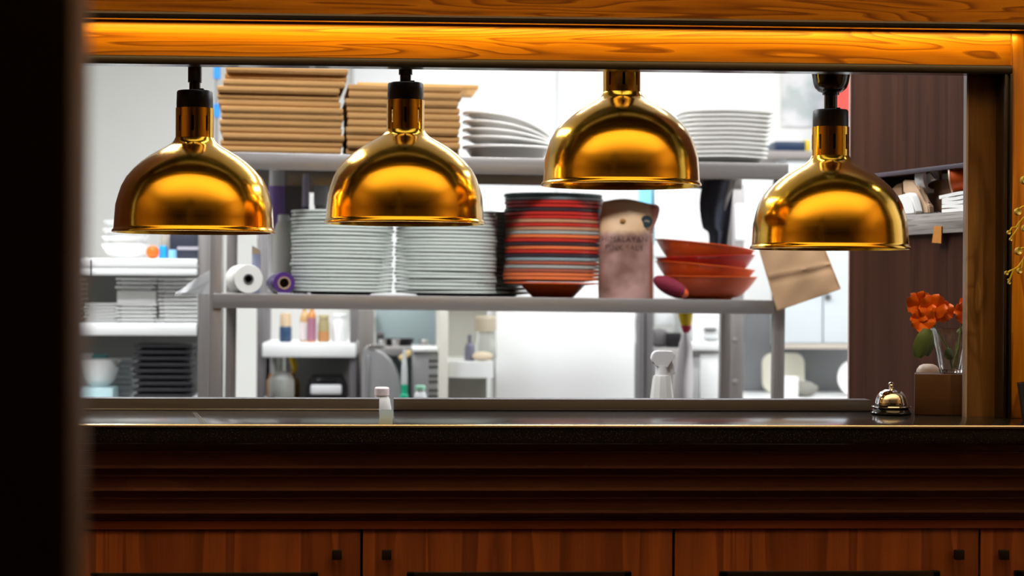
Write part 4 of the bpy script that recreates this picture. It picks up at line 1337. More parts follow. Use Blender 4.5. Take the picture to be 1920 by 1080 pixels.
# milk bottle on the pass
bottle('milk_bottle', 'white bottle with pale pink cap standing at the gap between upstands', 698, 734, 726, 772, 0.72, plain('milk_white', 0.70, 0.69, 0.66, 0.4), z=CTZ - 0.1295, capm=plain('pink_cap', 0.80, 0.66, 0.64, 0.5), neck=0.66, capfrac=0.11, shoulder=0.78)

# open cream cupboard
YC = 2.40
x0, x1 = MX(822.5, YC), min(MX(929, 2.4), MX(929, 2.75)) - 0.004
zt = ZP(420, YC, 880)
t = thing('cream_cupboard', 'open cream cupboard with glass jars beside the white fridge', 'cupboard', ((x0 + x1) / 2, YC, 0))
w2 = (x1 - x0) / 2
wl = 18 * 6.0 / F
bm = NB(); add_box(bm, -w2, -w2 + wl, 0, 0.5, 0, zt, 0.003); obj('side_panel', bm, CREAMP, t)
bm = NB(); add_box(bm, -w2 + wl, w2, 0.48, 0.5, 0, zt); obj('back_panel', bm, plain('cream_back', 0.55, 0.54, 0.48, 0.6), t)
bm = NB(); add_box(bm, -w2, w2, 0, 0.5, zt, zt + 0.02, 0.002); obj('top_panel', bm, CREAMP, t)
zsl = ZP(679, YC, 890)
# bowed front shelf
bm = NB()
fr_ = [(-w2 + wl, 0.05)] + [(-w2 + wl + (2 * w2 - wl) * k / 10, 0.05 + 0.02 * (k / 10) - 0.05 * math.sin(PI * k / 14)) for k in range(1, 11)]
add_prism(bm, fr_ + [(w2, 0.48), (-w2 + wl, 0.48)], zsl - 30 * 6 / F, zsl, 'z'); obj('shelf', bm, WHITE, t)
gz = zsl + 0.0005
bottle('glass_jar', 'large clear glass jar inside the cream cupboard', 889, 931, 592, 679, YC + 0.2, GLASSM, z=gz, neck=0.85, shoulder=0.5, cat='jar', capm=plain('pale_khaki_lid', 0.50, 0.44, 0.33, 0.6), capfrac=0.35)
bottle('grey_purple_bottle', 'grey-purple bottle beside the glass jar in the cream cupboard', 871, 890, 628, 679, YC + 0.12, plain('grey_purple', 0.16, 0.16, 0.22, 0.5), z=gz, neck=0.4, shoulder=0.5)
bm = NB(); bmesh.ops.create_uvsphere(bm, u_segments=18, v_segments=10, radius=1); bmesh.ops.transform(bm, matrix=Matrix.Diagonal((0.033, 0.03, 0.014, 1)), verts=bm.verts[:])
tag(obj('beige_cloth', bm, plain('beige_cloth', 0.62, 0.52, 0.38, 0.9, bump=0.5), loc=(MX(905, YC + .1), YC + 0.1, zsl + 0.0146)), 'crumpled beige cloth on the cream cupboard shelf', 'cloth')

# white fridge and the steel column next to it
YR = 2.75
x0, x1 = MX(929, YR), MX(1191, YR)
t = thing('white_fridge', 'tall plain white fridge in the middle of the kitchen', 'fridge', ((x0 + x1) / 2, YR, 0))
w2 = (x1 - x0) / 2
bm = NB(); add_box(bm, -w2, w2, 0.04, 0.62, 0.03, 1.60, 0.006); obj('body', bm, WHITE, t)
bm = NB(); add_box(bm, -w2, w2, 0, 0.038, 0.08, 1.60, 0.006); obj('door', bm, WHITE, t)
for sx in (-1, 1):
    for yy in (0.1, 0.55):
        bm = NB(); add_lathe(bm, [(0, 0), (0.02, 0), (0.02, 0.031), (0, 0.031)], 16, M=Matrix.Translation((sx * (w2 - 0.05), yy, 0))); obj('foot', bm, BLACKP, t)
Yc = 2.5
x0, x1 = MX(1191, Yc), MX(1226, Yc)
bm = NB(); add_box(bm, x0 + 0.012, (x0 + x1) / 2, 0, 0.05, 0, 1.5, 0.002); add_box(bm, (x0 + x1) / 2 + 0.004, x1, 0.01, 0.06, 0, 1.5, 0.002)
add_box(bm, x0 + 0.012, x1, 0.06, 0.08, 0, 1.5)
tag(obj('steel_column', bm, STEELD, loc=(0, Yc, 0)), 'narrow ribbed steel column beside the white fridge', 'column')

# ------------------------------------------------------------------ right part of the kitchen
# dispenser on the wall behind, dark pot on a shelf
YQ = 2.9
def rbox(name, lab, cat, px0, px1, py0, py1, Y, d, m, bev=0.003, zb=None):
    x0, x1, za, zb_ = rect(px0, px1, py0, py1, Y)
    if zb is not None: za = zb
    c = Vector(((x0 + x1) / 2, Y, za))
    bm = NB(); add_box(bm, x0 - c.x, x1 - c.x, 0, d, 0.0004, zb_ - za, bev)
    return tag(obj(name, bm, m, loc=c), lab, cat)
rbox('drawer_counter', 'low steel counter behind the spray bottle', 'counter', 1226, 1292, 653, 900, 2.75, 0.6, STEEL, zb=0.0)
zq = rect(1226, 1300, 653, 900, 2.75)[3] + 0.0005
t = rbox('dark_pot', 'small black pot on the low steel counter behind the white bag', 'pot', 1254, 1278, 624, 653, 2.85, 0.10, BLACKP, zb=zq)
rbox('steel_canister', 'grey steel canister beside the small black pot', 'canister', 1226, 1252, 618, 653, 2.9, 0.10, STEELD, 0.012, zb=zq)
rbox('white_hood', 'white box above the steel canister and black pot', 'box', 1228, 1264, 560, 611, 3.1, 0.12, WHITE, zb=None)
# white drawer cabinet
Yd = 2.8
x0, x1, _, zt = rect(1301, 1361, 590, 750, Yd)
t = thing('white_drawer_unit', 'white cabinet with a ledge beside the hanging white bag', 'cabinet', ((x0 + x1) / 2, Yd, 0))
w2 = (x1 - x0) / 2
bm = NB(); add_box(bm, -w2, w2, 0.02, 0.5, 0, ZP(560, Yd, 1330), 0.003); obj('body', bm, WHITE, t)
za, zb_ = ZP(657, Yd, 1330), ZP(641, Yd, 1330)
bm = NB(); add_box(bm, -w2 - 0.015, w2, -0.02, 0.02, za, zb_, 0.004); obj('ledge', bm, WHITE, t)
bm = NB(); add_box(bm, -w2 + 0.02, w2, 0.0, 0.02, 0.1, ZP(664, Yd, 1330), 0.003); obj('door', bm, WHITE, t)
bm = NB(); add_box(bm, -w2 + 0.03, w2 - 0.02, 0.0, 0.02, ZP(634, Yd, 1330), ZP(600, Yd, 1330), 0.003); dr = obj('drawer', bm, WHITE, t)
bm = NB(); add_box(bm, -0.02, 0.02, -0.012, 0.002, ZP(619, Yd, 1330), ZP(615, Yd, 1330), 0.002); obj('handle', bm, STEELD, dr)
# riveted steel panel
x0, x1, _, zt = rect(1362, 1394, 560, 750, 2.6)
t = thing('riveted_panel', 'upright grey steel panel with two round bolts beside the rack post', 'panel', ((x0 + x1) / 2, 2.6, 0))
w2 = (x1 - x0) / 2
bm = NB(); add_box(bm, -w2, w2, 0, 0.04, 0, ZP(345, 2.6, 1380), 0.002); obj('sheet', bm, STEELV, t)
for py in (638, 716):
    z = ZP(py, 2.6, 1376)
    bm = NB(); add_lathe(bm, [(0.0, 0.004), (0.006, 0.003), (0.008, 0.0), (0, 0)], 16, M=Matrix.Translation((0, 0, z)) @ Matrix.Rotation(PI / 2, 4, 'X')); obj('bolt', bm, STEEL, t)
za, zb_ = ZP(451, 2.6, 1385), ZP(381, 2.6, 1385)
bm = NB(); xw0 = MX(1377, 2.6) - (x0 + x1) / 2; xw1 = MX(1394, 2.6) - (x0 + x1) / 2
add_box(bm, xw0, xw1, -0.004, 0.002, za, zb_, 0.005); o = obj('white_plate', bm, WHITEP, t); o['label'] = 'white plate standing in for a bright opening'  # white piece added in place of a bright opening in the panel
# long grey panel, white wall cupboard with its doors
Yg = 3.3
rbox('grey_splashback', 'dark grey splashback behind the cream board and rack posts', 'splashback', 1396, 1700, 585, 790, Yg, 0.03, GREYP, zb=0.90)
x0, x1, zb_, zt = rect(1470, 1640, 440, 650, 3.05)
t = thing('wall_cupboard', 'white wall cupboard with two doors above the dark grey splashback', 'cupboard', ((x0 + x1) / 2, 3.05, zb_))
w2 = (x1 - x0) / 2; H = ZP(345, 3.05, 1540) - zb_
bm = NB(); add_box(bm, -w2, w2, 0.02, 0.24, 0, H, 0.003); obj('carcass', bm, WHITE, t)
xm = MX(1543, 3.05) - (x0 + x1) / 2
for (l, r) in ((-w2, xm - 0.002), (xm + 0.002, w2)):
    bm = NB(); add_box(bm, l, r, 0, 0.018, 0.012, H, 0.003)
    d = obj('door', bm, mat('pale_blue_white', (0.68, 0.74, 0.78), 0.45, var=0.05), t)
bm = NB(); add_box(bm, -w2, w2, -0.004, 0.03, -0.008, 0.010, 0.002); obj('bottom_trim', bm, plain('beige_trim', 0.55, 0.49, 0.42, 0.6), t)
q = U(1552, 557, 3.05)
bm = NB(); add_lathe(bm, [(0, 0.012), (0.009, 0.012), (0.011, 0), (0, 0)], 16, M=Matrix.Translation((q.x - (x0 + x1) / 2, 0, q.z - zb_)) @ Matrix.Rotation(PI / 2, 4, 'X')); obj('knob', bm, plain('grey_knob', 0.12, 0.12, 0.12, 0.4), t)
# wall behind the cupboard and splashback
bm = NB(); add_box(bm, MX(1450, 3.34), XR, 3.335, 3.40, 0, ZC); struct('wall_inner', bm, WALLP)
# white-topped counter
x0, x1 = MX(1396, 2.85), MX(1700, 2.85)
zt = ZP(757, 2.55, 1500)
bm = NB(); add_box(bm, x0, x1 + 0.2, 2.75, 3.29, zt - 0.04, zt, 0.003); add_box(bm, x0 + 0.02, x1 + 0.18, 2.78, 3.28, 0, zt - 0.04)
tag(obj('white_counter', bm, WHITE), 'white-topped counter below the dark grey splashback', 'counter')
def rounded(w, h, r, n=6):
    out = []
    for (cx_, cy_, a0) in ((w / 2 - r, h - r, 0), (-w / 2 + r, h - r, PI / 2), (-w / 2 + r, r, PI), (w / 2 - r, r, 1.5 * PI)):
        for k in range(n + 1):
            a = a0 + PI / 2 * k / n
            out.append((cx_ + r * math.cos(a), cy_ + r * math.sin(a)))
    return out
Yb = 3.20
sc_ = (3.6 + Yb) / F
q = U(1470, 722, Yb)
bm = NB(); add_prism(bm, rounded(80 * sc_, 60 * sc_ + q.z - zt, 0.035), 0, 0.018)
tag(obj('cream_board', bm, plain('cream_plastic', 0.78, 0.75, 0.62, 0.5), M=Matrix.Translation((q.x, Yb, zt + 0.0015)) @ Matrix.Rotation(-0.10, 4, 'X')), 'cream rounded board leaning on the dark grey splashback', 'board')
rbox('white_block', 'small bright white block in front of the cream board', 'block', 1472, 1497, 706, 752, 2.90, 0.04, WHITEP, zb=zt)
bm = NB(); bmesh.ops.create_uvsphere(bm, u_segments=22, v_segments=12, radius=1)
for v in bm.verts:
    v.co *= 1 + 0.10 * math.sin(v.co.x * 9) * math.cos(v.co.y * 7 + v.co.z * 5)
bmesh.ops.transform(bm, matrix=Matrix.Diagonal((0.050, 0.04, 0.026, 1)), verts=bm.verts[:])
tag(obj('beige_sack', bm, plain('beige_sack', 0.26, 0.25, 0.22, 0.9, bump=0.5), loc=(MX(1506, 2.95), 2.95, zt + 0.026)), 'crumpled beige-grey sack beside the small white block', 'sack')
bm = NB(); add_lathe(bm, [(0, 0), (0.045, 0), (0.062, 0.006), (0.062, 0.010), (0.045, 0.004), (0, 0.004)], 40, M=Matrix.Rotation(PI / 2 - 0.1, 4, 'X'))
q = U(1604, 706, 2.95)
tag(obj('standing_plate', bm, CERAMIC, loc=(q.x, 2.95, zt + 0.063)), 'white plate on edge half hidden behind the walnut panel', 'plate')
# hanging white bag under the lower shelf
b = 0.53
xh = R_(1283, 620, b).x
t = thing('hanging_bag', 'white plastic bag hanging below the shelf with yellow and crimson top', 'bag', M=RMx(xh, b, -0.004))
def zr(py): return RK.hit(1283, py, b).z + 0.004
zA_, zB2, zC_, zD_ = -0.001, zr(610), zr(624), zr(745)
SH = 5.4 / F
def sq_loft(levels, m, name):
    bm = NB(); rg = []
    for (z, cx_, rx_, ry_) in levels:
        rg.append([bm.verts.new((cx_ + rx_ * math.cos(2 * PI * k / 24) * (1 + 0.06 * math.sin(5 * k)), ry_ * math.sin(2 * PI * k / 24) * (1 + 0.1 * math.cos(7 * k)), z)) for k in range(24)])
    for a_, b_ in zip(rg, rg[1:]):
        for k in range(24):
            bm.faces.new((a_[k], a_[(k + 1) % 24], b_[(k + 1) % 24], b_[k]))
    bm.faces.new(rg[0]); bm.faces.new(rg[-1])
    return obj(name, bm, m, t, smooth=60)
sq_loft([(zA_, 0, 19 * SH, 0.012), (zA_ - 0.01, 0, 18 * SH, 0.016), (zB2, 3 * SH, 10 * SH, 0.012)], plain('bag_yellow', 0.85, 0.58, 0.01, 0.4, bump=0.4), 'yellow_top')
sq_loft([(zB2, 3 * SH, 10 * SH, 0.012), ((zB2 + zC_) / 2, 4 * SH, 9 * SH, 0.013), (zC_, 3 * SH, 5 * SH, 0.006)], plain('bag_crimson', 0.48, 0.012, 0.05, 0.5, bump=0.4), 'crimson_knot')
sq_loft([(zC_, 2 * SH, 6 * SH, 0.010), (zr(650), 2 * SH, 13 * SH, 0.022), (zr(690), 0, 17 * SH, 0.030), (zr(725), -2 * SH, 20 * SH, 0.034), (zr(755), -3 * SH, 19 * SH, 0.034), (zr(775), -3 * SH, 10 * SH, 0.02)], plain('bag_white', 0.92, 0.88, 0.92, 0.4, bump=0.4, bscale=30), 'white_bag')
# spray bottle on the pass
b = 0.75
SS = 4.35 / F
zf = CTZ - 0.1298
xs = U(1241, 700, b).x
t = thing('spray_bottle', 'white trigger spray bottle standing on the pass behind the long upstand', 'spray bottle', (xs, b, zf))
def zz(py): return U(1241, py, b).z - zf
W = 26 * SS
bm = NB(); add_lathe(bm, [(0, 0.0005), (W * 1.05, 0.0005), (W * 1.1, 0.006), (W * 1.06, zz(790)), (18 * SS, zz(712)), (16 * SS, zz(704)), (12 * SS, zz(703)), (12 * SS, zz(698)), (0, zz(698))], 10)
obj('bottle_body', bm, mat('milky_plastic', (0.70, 0.70, 0.67), 0.35), t, smooth=20)
bm = NB(); add_lathe(bm, [(0, zz(703)), (13 * SS, zz(703)), (12 * SS, zz(686)), (0, zz(686))], 24); obj('collar', bm, WHITEP, t)
def sp(px, py): return ((px - 1241) * SS, zz(py))
bm = NB(); add_prism(bm, [sp(1229, 688), sp(1228, 682), sp(1221, 676), sp(1220, 668), sp(1224, 660), sp(1232, 657), sp(1250, 658), sp(1260, 658), sp(1265, 664), sp(1264, 672), sp(1256, 676), sp(1252, 682), sp(1252, 690)], -0.012, 0.012); bmesh.ops.bevel(bm, geom=bm.edges[:], offset=0.002, segments=2, affect='EDGES'); obj('spray_head', bm, WHITEP, t)
bm = NB(); add_prism(bm, [sp(1250, 676), sp(1258, 674), sp(1262, 684), sp(1267, 700), sp(1258, 702), sp(1252, 694)], -0.008, 0.008); bmesh.ops.bevel(bm, geom=bm.edges[:], offset=0.0015, segments=2, affect='EDGES'); obj('trigger', bm, WHITEP, t)

# high objects at the shelf's right end: ring binder and tub on a shelf behind, wall poster
Yh = 2.9
x0, x1, zb_, zt = rect(1442, 1520, 262, 283, Yh)
bm = NB(); add_box(bm, x0 - 0.10, x1 + 0.14, Yh - 0.02, 3.335, zb_ - 0.025, zb_ - 0.001, 0.002)
tag(obj('wall_shelf', bm, plain('taupe_shelf', 0.30, 0.27, 0.25, 0.5)), 'short taupe wall shelf carrying the navy binder', 'shelf')
t = thing('navy_binder', 'navy binder with a yellow end lying on the wall shelf', 'binder', ((x0 + x1) / 2, Yh, zb_))
w2 = (x1 - x0) / 2
bm = NB(); add_box(bm, -w2 * 0.7, w2 * 0.75, 0, 0.2, 0, (zt - zb_) * 0.85, 0.002); obj('cover', bm, plain('binder_navy', 0.012, 0.03, 0.07, 0.4), t)
bm = NB(); add_box(bm, w2 * 0.75, w2 * 0.98, 0, 0.2, 0, (zt - zb_), 0.002); obj('yellow_end', bm, plain('binder_yellow', 0.62, 0.45, 0.03, 0.4), t)
t = rbox('white_tub', 'white lidded tub standing beyond the rack end, behind the fourth lamp', 'tub', 1472, 1545, 288, 345, 2.9, 0.18, mat('tub_white', (0.75, 0.79, 0.81), 0.4), 0.012, zb=None)
zt_ = rect(1472, 1545, 288, 345, 2.9)[2]
Yp = 3.33
x0, x1, zb_, zt = rect(1466, 1548, 128, 238, Yp)
def poster_mat():
    m = mat('poster_print', (0.6, 0.6, 0.6), 0.6)
    N, L = m.node_tree.nodes, m.node_tree.links
    tc = N.new('ShaderNodeTexCoord'); nz2 = N.new('ShaderNodeTexNoise'); nz2.inputs['Scale'].default_value = 14; nz2.inputs['Detail'].default_value = 2
    L.new(tc.outputs['Object'], nz2.inputs['Vector'])
    cr = N.new('ShaderNodeValToRGB'); e = cr.color_ramp.elements
    e[0].position, e[0].color = 0.36, (0.50, 0.55, 0.53, 1)
    e[1].position, e[1].color = 0.58, (0.74, 0.73, 0.73, 1)
    L.new(nz2.outputs['Fac'], cr.inputs[0]); L.new(cr.outputs[0], N['Principled BSDF'].inputs['Base Color'])
    return m
bm = NB(); add_box(bm, x0, x1, Yp - 0.002, Yp + 0.003, zb_, zt); tag(obj('wall_poster', bm, poster_mat()), 'pale grey-green poster on the wall behind the fourth lamp', 'poster')
x0, x1, zb_, zt = rect(1577, 1640, 130, 212, 3.1)
bm = NB(); add_box(bm, x0, x1, 3.16, 3.1795, zb_, zt); tag(obj('red_notice', bm, plain('notice_red', 0.75, 0.08, 0.06, 0.5)), 'red board beside the edge of the walnut panel', 'board')
bm = NB()
for px, py in ((1590, 212),):
    pass
bm.free()
x0, x1, zb_, zt = rect(1567, 1640, 178, 340, 3.18)
bm = NB(); add_box(bm, x0, x1, 3.18, 3.334, zb_, zt + 0.12); tag(obj('pale_blue_box', bm, plain('box_lilac', 0.62, 0.68, 0.85, 0.5)), 'pale lilac box on the wall behind the red board', 'box')

# white wall panel with seam high in the middle
bm = NB(); add_box(bm, MX(660, 4.94), MX(1041, 4.94), 4.94, 4.999, 1.2, 2.6, 0.003); add_box(bm, MX(1042.5, 4.94), MX(1450, 4.94), 4.94, 4.999, 1.2, 2.6, 0.003); struct('wall_cladding', bm, WHITE)
# cool grey unit behind the bags
rbox('pale_shelf_bin', 'white storage bin with a blue side visible above the pink salt pouch', 'bin', 1228, 1312, 300, 460, 3.0, 0.3, WHITE, zb=None)
xq0, xq1, zq0, zq1 = rect(1200, 1300, 458, 470, 3.0)
bm = NB(); add_box(bm, MX(1196, 3.0), MX(1420, 3.0), 2.98, 3.34, zq0 - 0.02, rect(1228, 1312, 300, 460, 3.0)[2] - 0.0005, 0.002); add_box(bm, MX(1196, 3.0), MX(1206, 3.0), 3.3, 3.34, 0.0, zq0); add_box(bm, MX(1405, 3.0), MX(1415, 3.0), 3.3, 3.34, 0.0, zq0); tag(obj('bin_shelf', bm, WHITE), 'white shelf behind the leaning bowls carrying the storage bin', 'shelf')
rbox('blue_carton', 'small sky-blue carton above the pink salt pouch', 'carton', 1203, 1222, 338, 458, 3.0, 0.1, plain('sky_blue', 0.22, 0.62, 0.82, 0.5), zb=rect(1228, 1312, 300, 460, 3.0)[2])

# ------------------------------------------------------------------ walnut side partition with recess
N_ = U(1830, 460, 0.26); Fp = U(1594, 460, 0.82)
dx = Vector((N_.x - Fp.x, N_.y - Fp.y, 0)); Lw = dx.length
ang = math.atan2(dx.y, dx.x)
PM = Matrix.Translation((Fp.x, Fp.y, 0)) @ Matrix.Rotation(ang, 4, 'Z')
PT = Frame(PM)
rz1 = PT.hit(1809, 305, 0).z; lz1 = PT.hit(1805, 396.5, 0).z; lz0 = PT.hit(1805, 436, 0).z
WD = 0.22
bm = NB()
add_box(bm, 0, Lw, 0, WD, rz1, ZC, 0.0)
struct('wall_panel', bm, WALNUT, M=PM)
bm = NB()
add_box(bm, 0, Lw, 0, WD, 0, lz0)
struct('wall_panel_lower', bm, WALNUT, M=PM)
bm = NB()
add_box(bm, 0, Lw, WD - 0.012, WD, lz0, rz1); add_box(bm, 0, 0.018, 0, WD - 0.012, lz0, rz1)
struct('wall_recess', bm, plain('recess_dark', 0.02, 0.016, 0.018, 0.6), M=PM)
bm = NB(); add_box(bm, -0.006, 0.0, -0.002, 0.02, 0, ZC); struct('trim_10', bm, plain('pale_panel_edge', 0.50, 0.36, 0.32, 0.5), M=PM)
bm = NB(); add_box(bm, 0.002, Lw, -0.002, 0.012, rz1 - 0.009, rz1 + 0.0, 0.001); struct('trim_11', bm, plain('plum_edge', 0.055, 0.042, 0.058, 0.45), M=PM)
t = tag(boxobj('ledge_board', GREYW, (0.018, Lw, -0.012, WD - 0.013, lz0, lz1), M=PM, bev=0.001), 'pale grey wood-grain ledge set in the walnut panel', 'ledge')
zL_ = lz1 + 0.0006


def pt(px, py, b): return PT.hit(px, py, b)
def pbox(name, lab, cat, px0, px1, pyt, b, d, m, bev=0.001, tilt=0.0, rz=0.0):
    a, c = pt(px0, 390, b), pt(px1, 390, b)
    h = pt((px0 + px1) / 2, pyt, b).z - zL_
    w2 = (c.x - a.x) / 2
    bm = NB(); add_box(bm, -w2, w2, 0, d, 0, h, bev)
    return tag(obj(name, bm, m, M=PM @ Matrix.Translation(((a.x + c.x) / 2, b, zL_)) @ Matrix.Rotation(rz, 4, 'Z') @ Matrix.Rotation(tilt, 4, 'Y')), lab, cat)
pbox('brown_carton', 'plain dark brown carton in the middle of the grey ledge', 'carton', 1733, 1786, 337, 0.055, 0.075, plain('carton_brown', 0.21, 0.10, 0.045, 0.7))
# napkins, five folded and slightly sagging
a, c = pt(1765, 390, 0.005), pt(1818, 390, 0.005)
w2 = (c.x - a.x) / 2
zn = pt(1790, 360, 0.005).z - zL_
h = zn / 5
for i in range(5):
    bm = NB()
    ext = 0.012 if i == 4 else 0.0
    add_sheet(bm, lambda u, v: Vector((-w2 - ext + (2 * w2 + ext) * u, 0.09 * v, h / 2 + 0.0012 * math.sin(u * 5 + i) * (0 if i == 0 else 1) - (0.003 * (1 - u) ** 4 * (1 if i == 4 else 0)))), 14, 6, h * 0.86)
    tag(obj('white_napkin', bm, PAPER, M=PM @ Matrix.Translation(((a.x + c.x) / 2, 0.006, zL_ + i * h)), smooth=60), 'folded white napkin, ' + nth(4 - i, 5) + ' of the pile on the grey ledge', 'napkin', 'white napkins on the ledge')
# orange paper cup lying tilted
cm = pt(1783, 335, 0.012)
axis = PM @ Matrix.Translation((cm.x, 0.012, zL_ + 0.0655)) @ Matrix.Rotation(-0.66, 4, 'Z') @ Matrix.Rotation(-(PI / 2 - 0.12), 4, 'X') @ Matrix.Scale(0.84, 4) @ Matrix.Translation((0, 0, 0.051))
t = thing('orange_cup', 'orange paper cup with a pale printed band lying over the napkins', 'cup', M=axis)
bm = NB(); add_lathe(bm, [(0, 0.045), (0.021, 0.045), (0.022, 0.044), (0.029, -0.048), (0.0305, -0.049), (0.0305, -0.051), (0.028, -0.051), (0.021, 0.040), (0, 0.041)], 40); obj('cup_body', bm, plain('cup_orange', 0.72, 0.12, 0.015, 0.45), t)
bm = NB(); add_lathe(bm, [(0.0285, -0.0515), (0.0312, -0.0515), (0.0312, -0.0475), (0.0292, -0.0475)], 40); obj('rim', bm, plain('cup_rim', 0.85, 0.55, 0.40, 0.5), t)
# pale illegible print wrapped round the cup's side
CL = plain('cup_lettering', 0.85, 0.70, 0.62, 0.5)
bm = NB()
for k in range(9):
    z0_ = -0.042 + k * 0.0088
    def cupf(u, v, z0_=z0_, k=k):
        z = z0_ + 0.0066 * u
        a_ = math.radians(-125 + (9 + (k % 3) * 2) * 2 * v)
        rr = 0.0252 - z * 0.0764 + 0.0007
        return (-rr * math.cos(a_) * -1 * -1, rr * math.sin(a_), z)
    add_sheet(bm, cupf, 3, 5, 0.0004)
obj('printed_band', bm, CL, t)

# ring of a tape roll and crumpled papers
q = pt(1740, 333, 0.045)
t = thing('tape_ring', 'white paper ring standing behind the brown carton', 'ring', M=PM @ Matrix.Translation((q.x, 0.045, max(q.z, zL_ + 0.0335))) @ Matrix.Rotation(0.45, 4, 'Z') @ Matrix.Rotation(PI / 2, 4, 'Y'))
bm = NB(); add_lathe(bm, [(0.025, -0.01), (0.033, -0.01), (0.033, 0.012), (0.025, 0.012), (0.025, -0.01)], 40); obj('ring_band', bm, PAPER, t)
q = pt(1722, 338, 0.08)
def crumple(name, lab, cat, pts, b, d, m):
    """A creased paper packet with outline pts (pixels) at depth b."""
    L3 = [pt(px, py, b) for px, py in pts]
    cx_ = sum(p.x for p in L3) / len(L3); zm_ = min(p.z for p in L3)
    zm_ = max(zm_, zL_)
    bm = NB()
    add_prism(bm, [(p.x - cx_, max(0.0, p.z - zL_)) for p in L3], 0, d)
    bmesh.ops.bevel(bm, geom=bm.edges[:], offset=0.003, segments=2, affect='EDGES')
    return tag(obj(name, bm, m, M=PM @ Matrix.Translation((cx_, b, zL_)), smooth=50), lab, cat)
crumple('kraft_wrapper', 'crumpled light brown paper wrapper on the ledge between white cup and carton', 'wrapper', [(1692, 337), (1712, 338), (1722, 352), (1731, 380), (1740, 384), (1741, 402), (1718, 406), (1707, 372), (1693, 360)], 0.015, 0.014, KRAFTL)
crumple('white_packet', 'white paper packet leaning by the light brown wrapper', 'packet', [(1678, 368), (1703, 361), (1709, 372), (1716, 398), (1713, 407), (1690, 408), (1680, 392)], -0.009, 0.02, PAPER)
crumple('brown_wrapper', 'dim brown crumpled wrapper at the dark end of the ledge', 'wrapper', [(1668, 356), (1680, 345), (1692, 342), (1693, 405), (1670, 408)], 0.035, 0.05, KRAFT)
crumple('tilted_slip', 'white slip of card tilted before the paper ring', 'card', [(1714, 335), (1744, 322), (1757, 337), (1735, 342), (1725, 402), (1718, 402)], 0.036, 0.006, PAPER)
crumple('grey_wrapper', 'grey-white crumpled paper behind the orange cup', 'paper', [(1764, 326), (1775, 318), (1792, 312), (1806, 318), (1806, 398), (1768, 399)], 0.140, 0.03, plain('grey_paper', 0.45, 0.43, 0.38, 0.8, bump=0.5))
crumple('black_clip', 'small dark scrap on the edge of the grey ledge', 'scrap', [(1744, 401), (1754, 396), (1762, 399), (1765, 401)], 0.004, 0.01, BLACKP)
# orange sticky note
q = pt(1757, 440, -0.0135)
bm = NB(); add_prism(bm, [(-0.020, -0.016), (0.020, -0.018), (0.021, 0.016), (-0.010, 0.018)], -0.0016, 0.0008); tag(obj('sticky_note', bm, plain('note_orange', 0.50, 0.19, 0.018, 0.7, var=0.3, vscale=60), M=PM @ Matrix.Translation((q.x, -0.0132, q.z))), 'orange note stuck on the front of the grey ledge', 'note')

# ------------------------------------------------------------------ flowers, box and bell on the counter
x0, x1 = U(1720, 740, 0.075).x, U(1816, 740, 0.075).x
zt = ZP(702, 0.075, 1765)
bx = tag(boxobj('wooden_box', BOXW, (0, x1 - x0, 0, 0.075, 0.0003, zt - CTZ), M=Matrix.Translation((x0, 0.095, CTZ)) @ Matrix.Rotation(-0.25, 4, 'Z'), bev=0.0012), 'plain brown wooden box under the flower vase on the counter', 'box')
vc = Vector((U(1783, 660, 0.125).x, 0.125, zt + 0.0005))
SV = 3.72 / F
t = thing('glass_vase', 'fluted clear glass vase standing on the brown wooden box', 'vase', vc)
def fl(bm, prof, seg=48, flute=0.0):
    vs = add_lathe(bm, prof, seg)
    for v in vs:
        a = math.atan2(v.co.y, v.co.x); r = math.hypot(v.co.x, v.co.y)
        if r > 1e-5:
            k = 1 + flute * math.cos(12 * a) * (1 if v.co.z < 60 * SV else 0.3)
            v.co.x *= k; v.co.y *= k
bm = NB()
fl(bm, [(0, 0), (20 * SV, 0), (21.5 * SV, 2 * SV), (27 * SV, 40 * SV), (34 * SV, 70 * SV), (39.5 * SV, 85 * SV), (38 * SV, 85.5 * SV), (32 * SV, 70 * SV), (25 * SV, 40 * SV), (19 * SV, 8 * SV), (0, 7 * SV)], 72, 0.05)
obj('glass', bm, GLASS, t, smooth=60)
PETAL = mat('orange_petal', (0.92, 0.165, 0.004), 0.55, var=0.25, vscale=30)
LEAF = mat('green_leaf', (0.13, 0.23, 0.10), 0.45, var=0.3, vscale=40)
STEM = mat('green_stem', (0.12, 0.20, 0.05), 0.5)
def petal(bm, c, d, up, ln, wd, curl, mi=0):
    d = Vector(d).normalized(); s_ = d.cross(Vector(up)).normalized(); n_ = s_.cross(d)
    def f(u, v):
        w_ = wd * (math.sin(PI * min(1, 0.10 + 0.84 * u)) ** 0.7)
        x = (v - 0.5) * w_
        return Vector(c) + d * (ln * u) + s_ * x + n_ * (curl * ln * u * u - 1.6 * abs(v - .5) ** 2 * wd * 0.5 + 0.03 * wd * math.sin(v * 9 + u * 6))
    add_sheet(bm, f, 8, 8, 0.0006, mi)
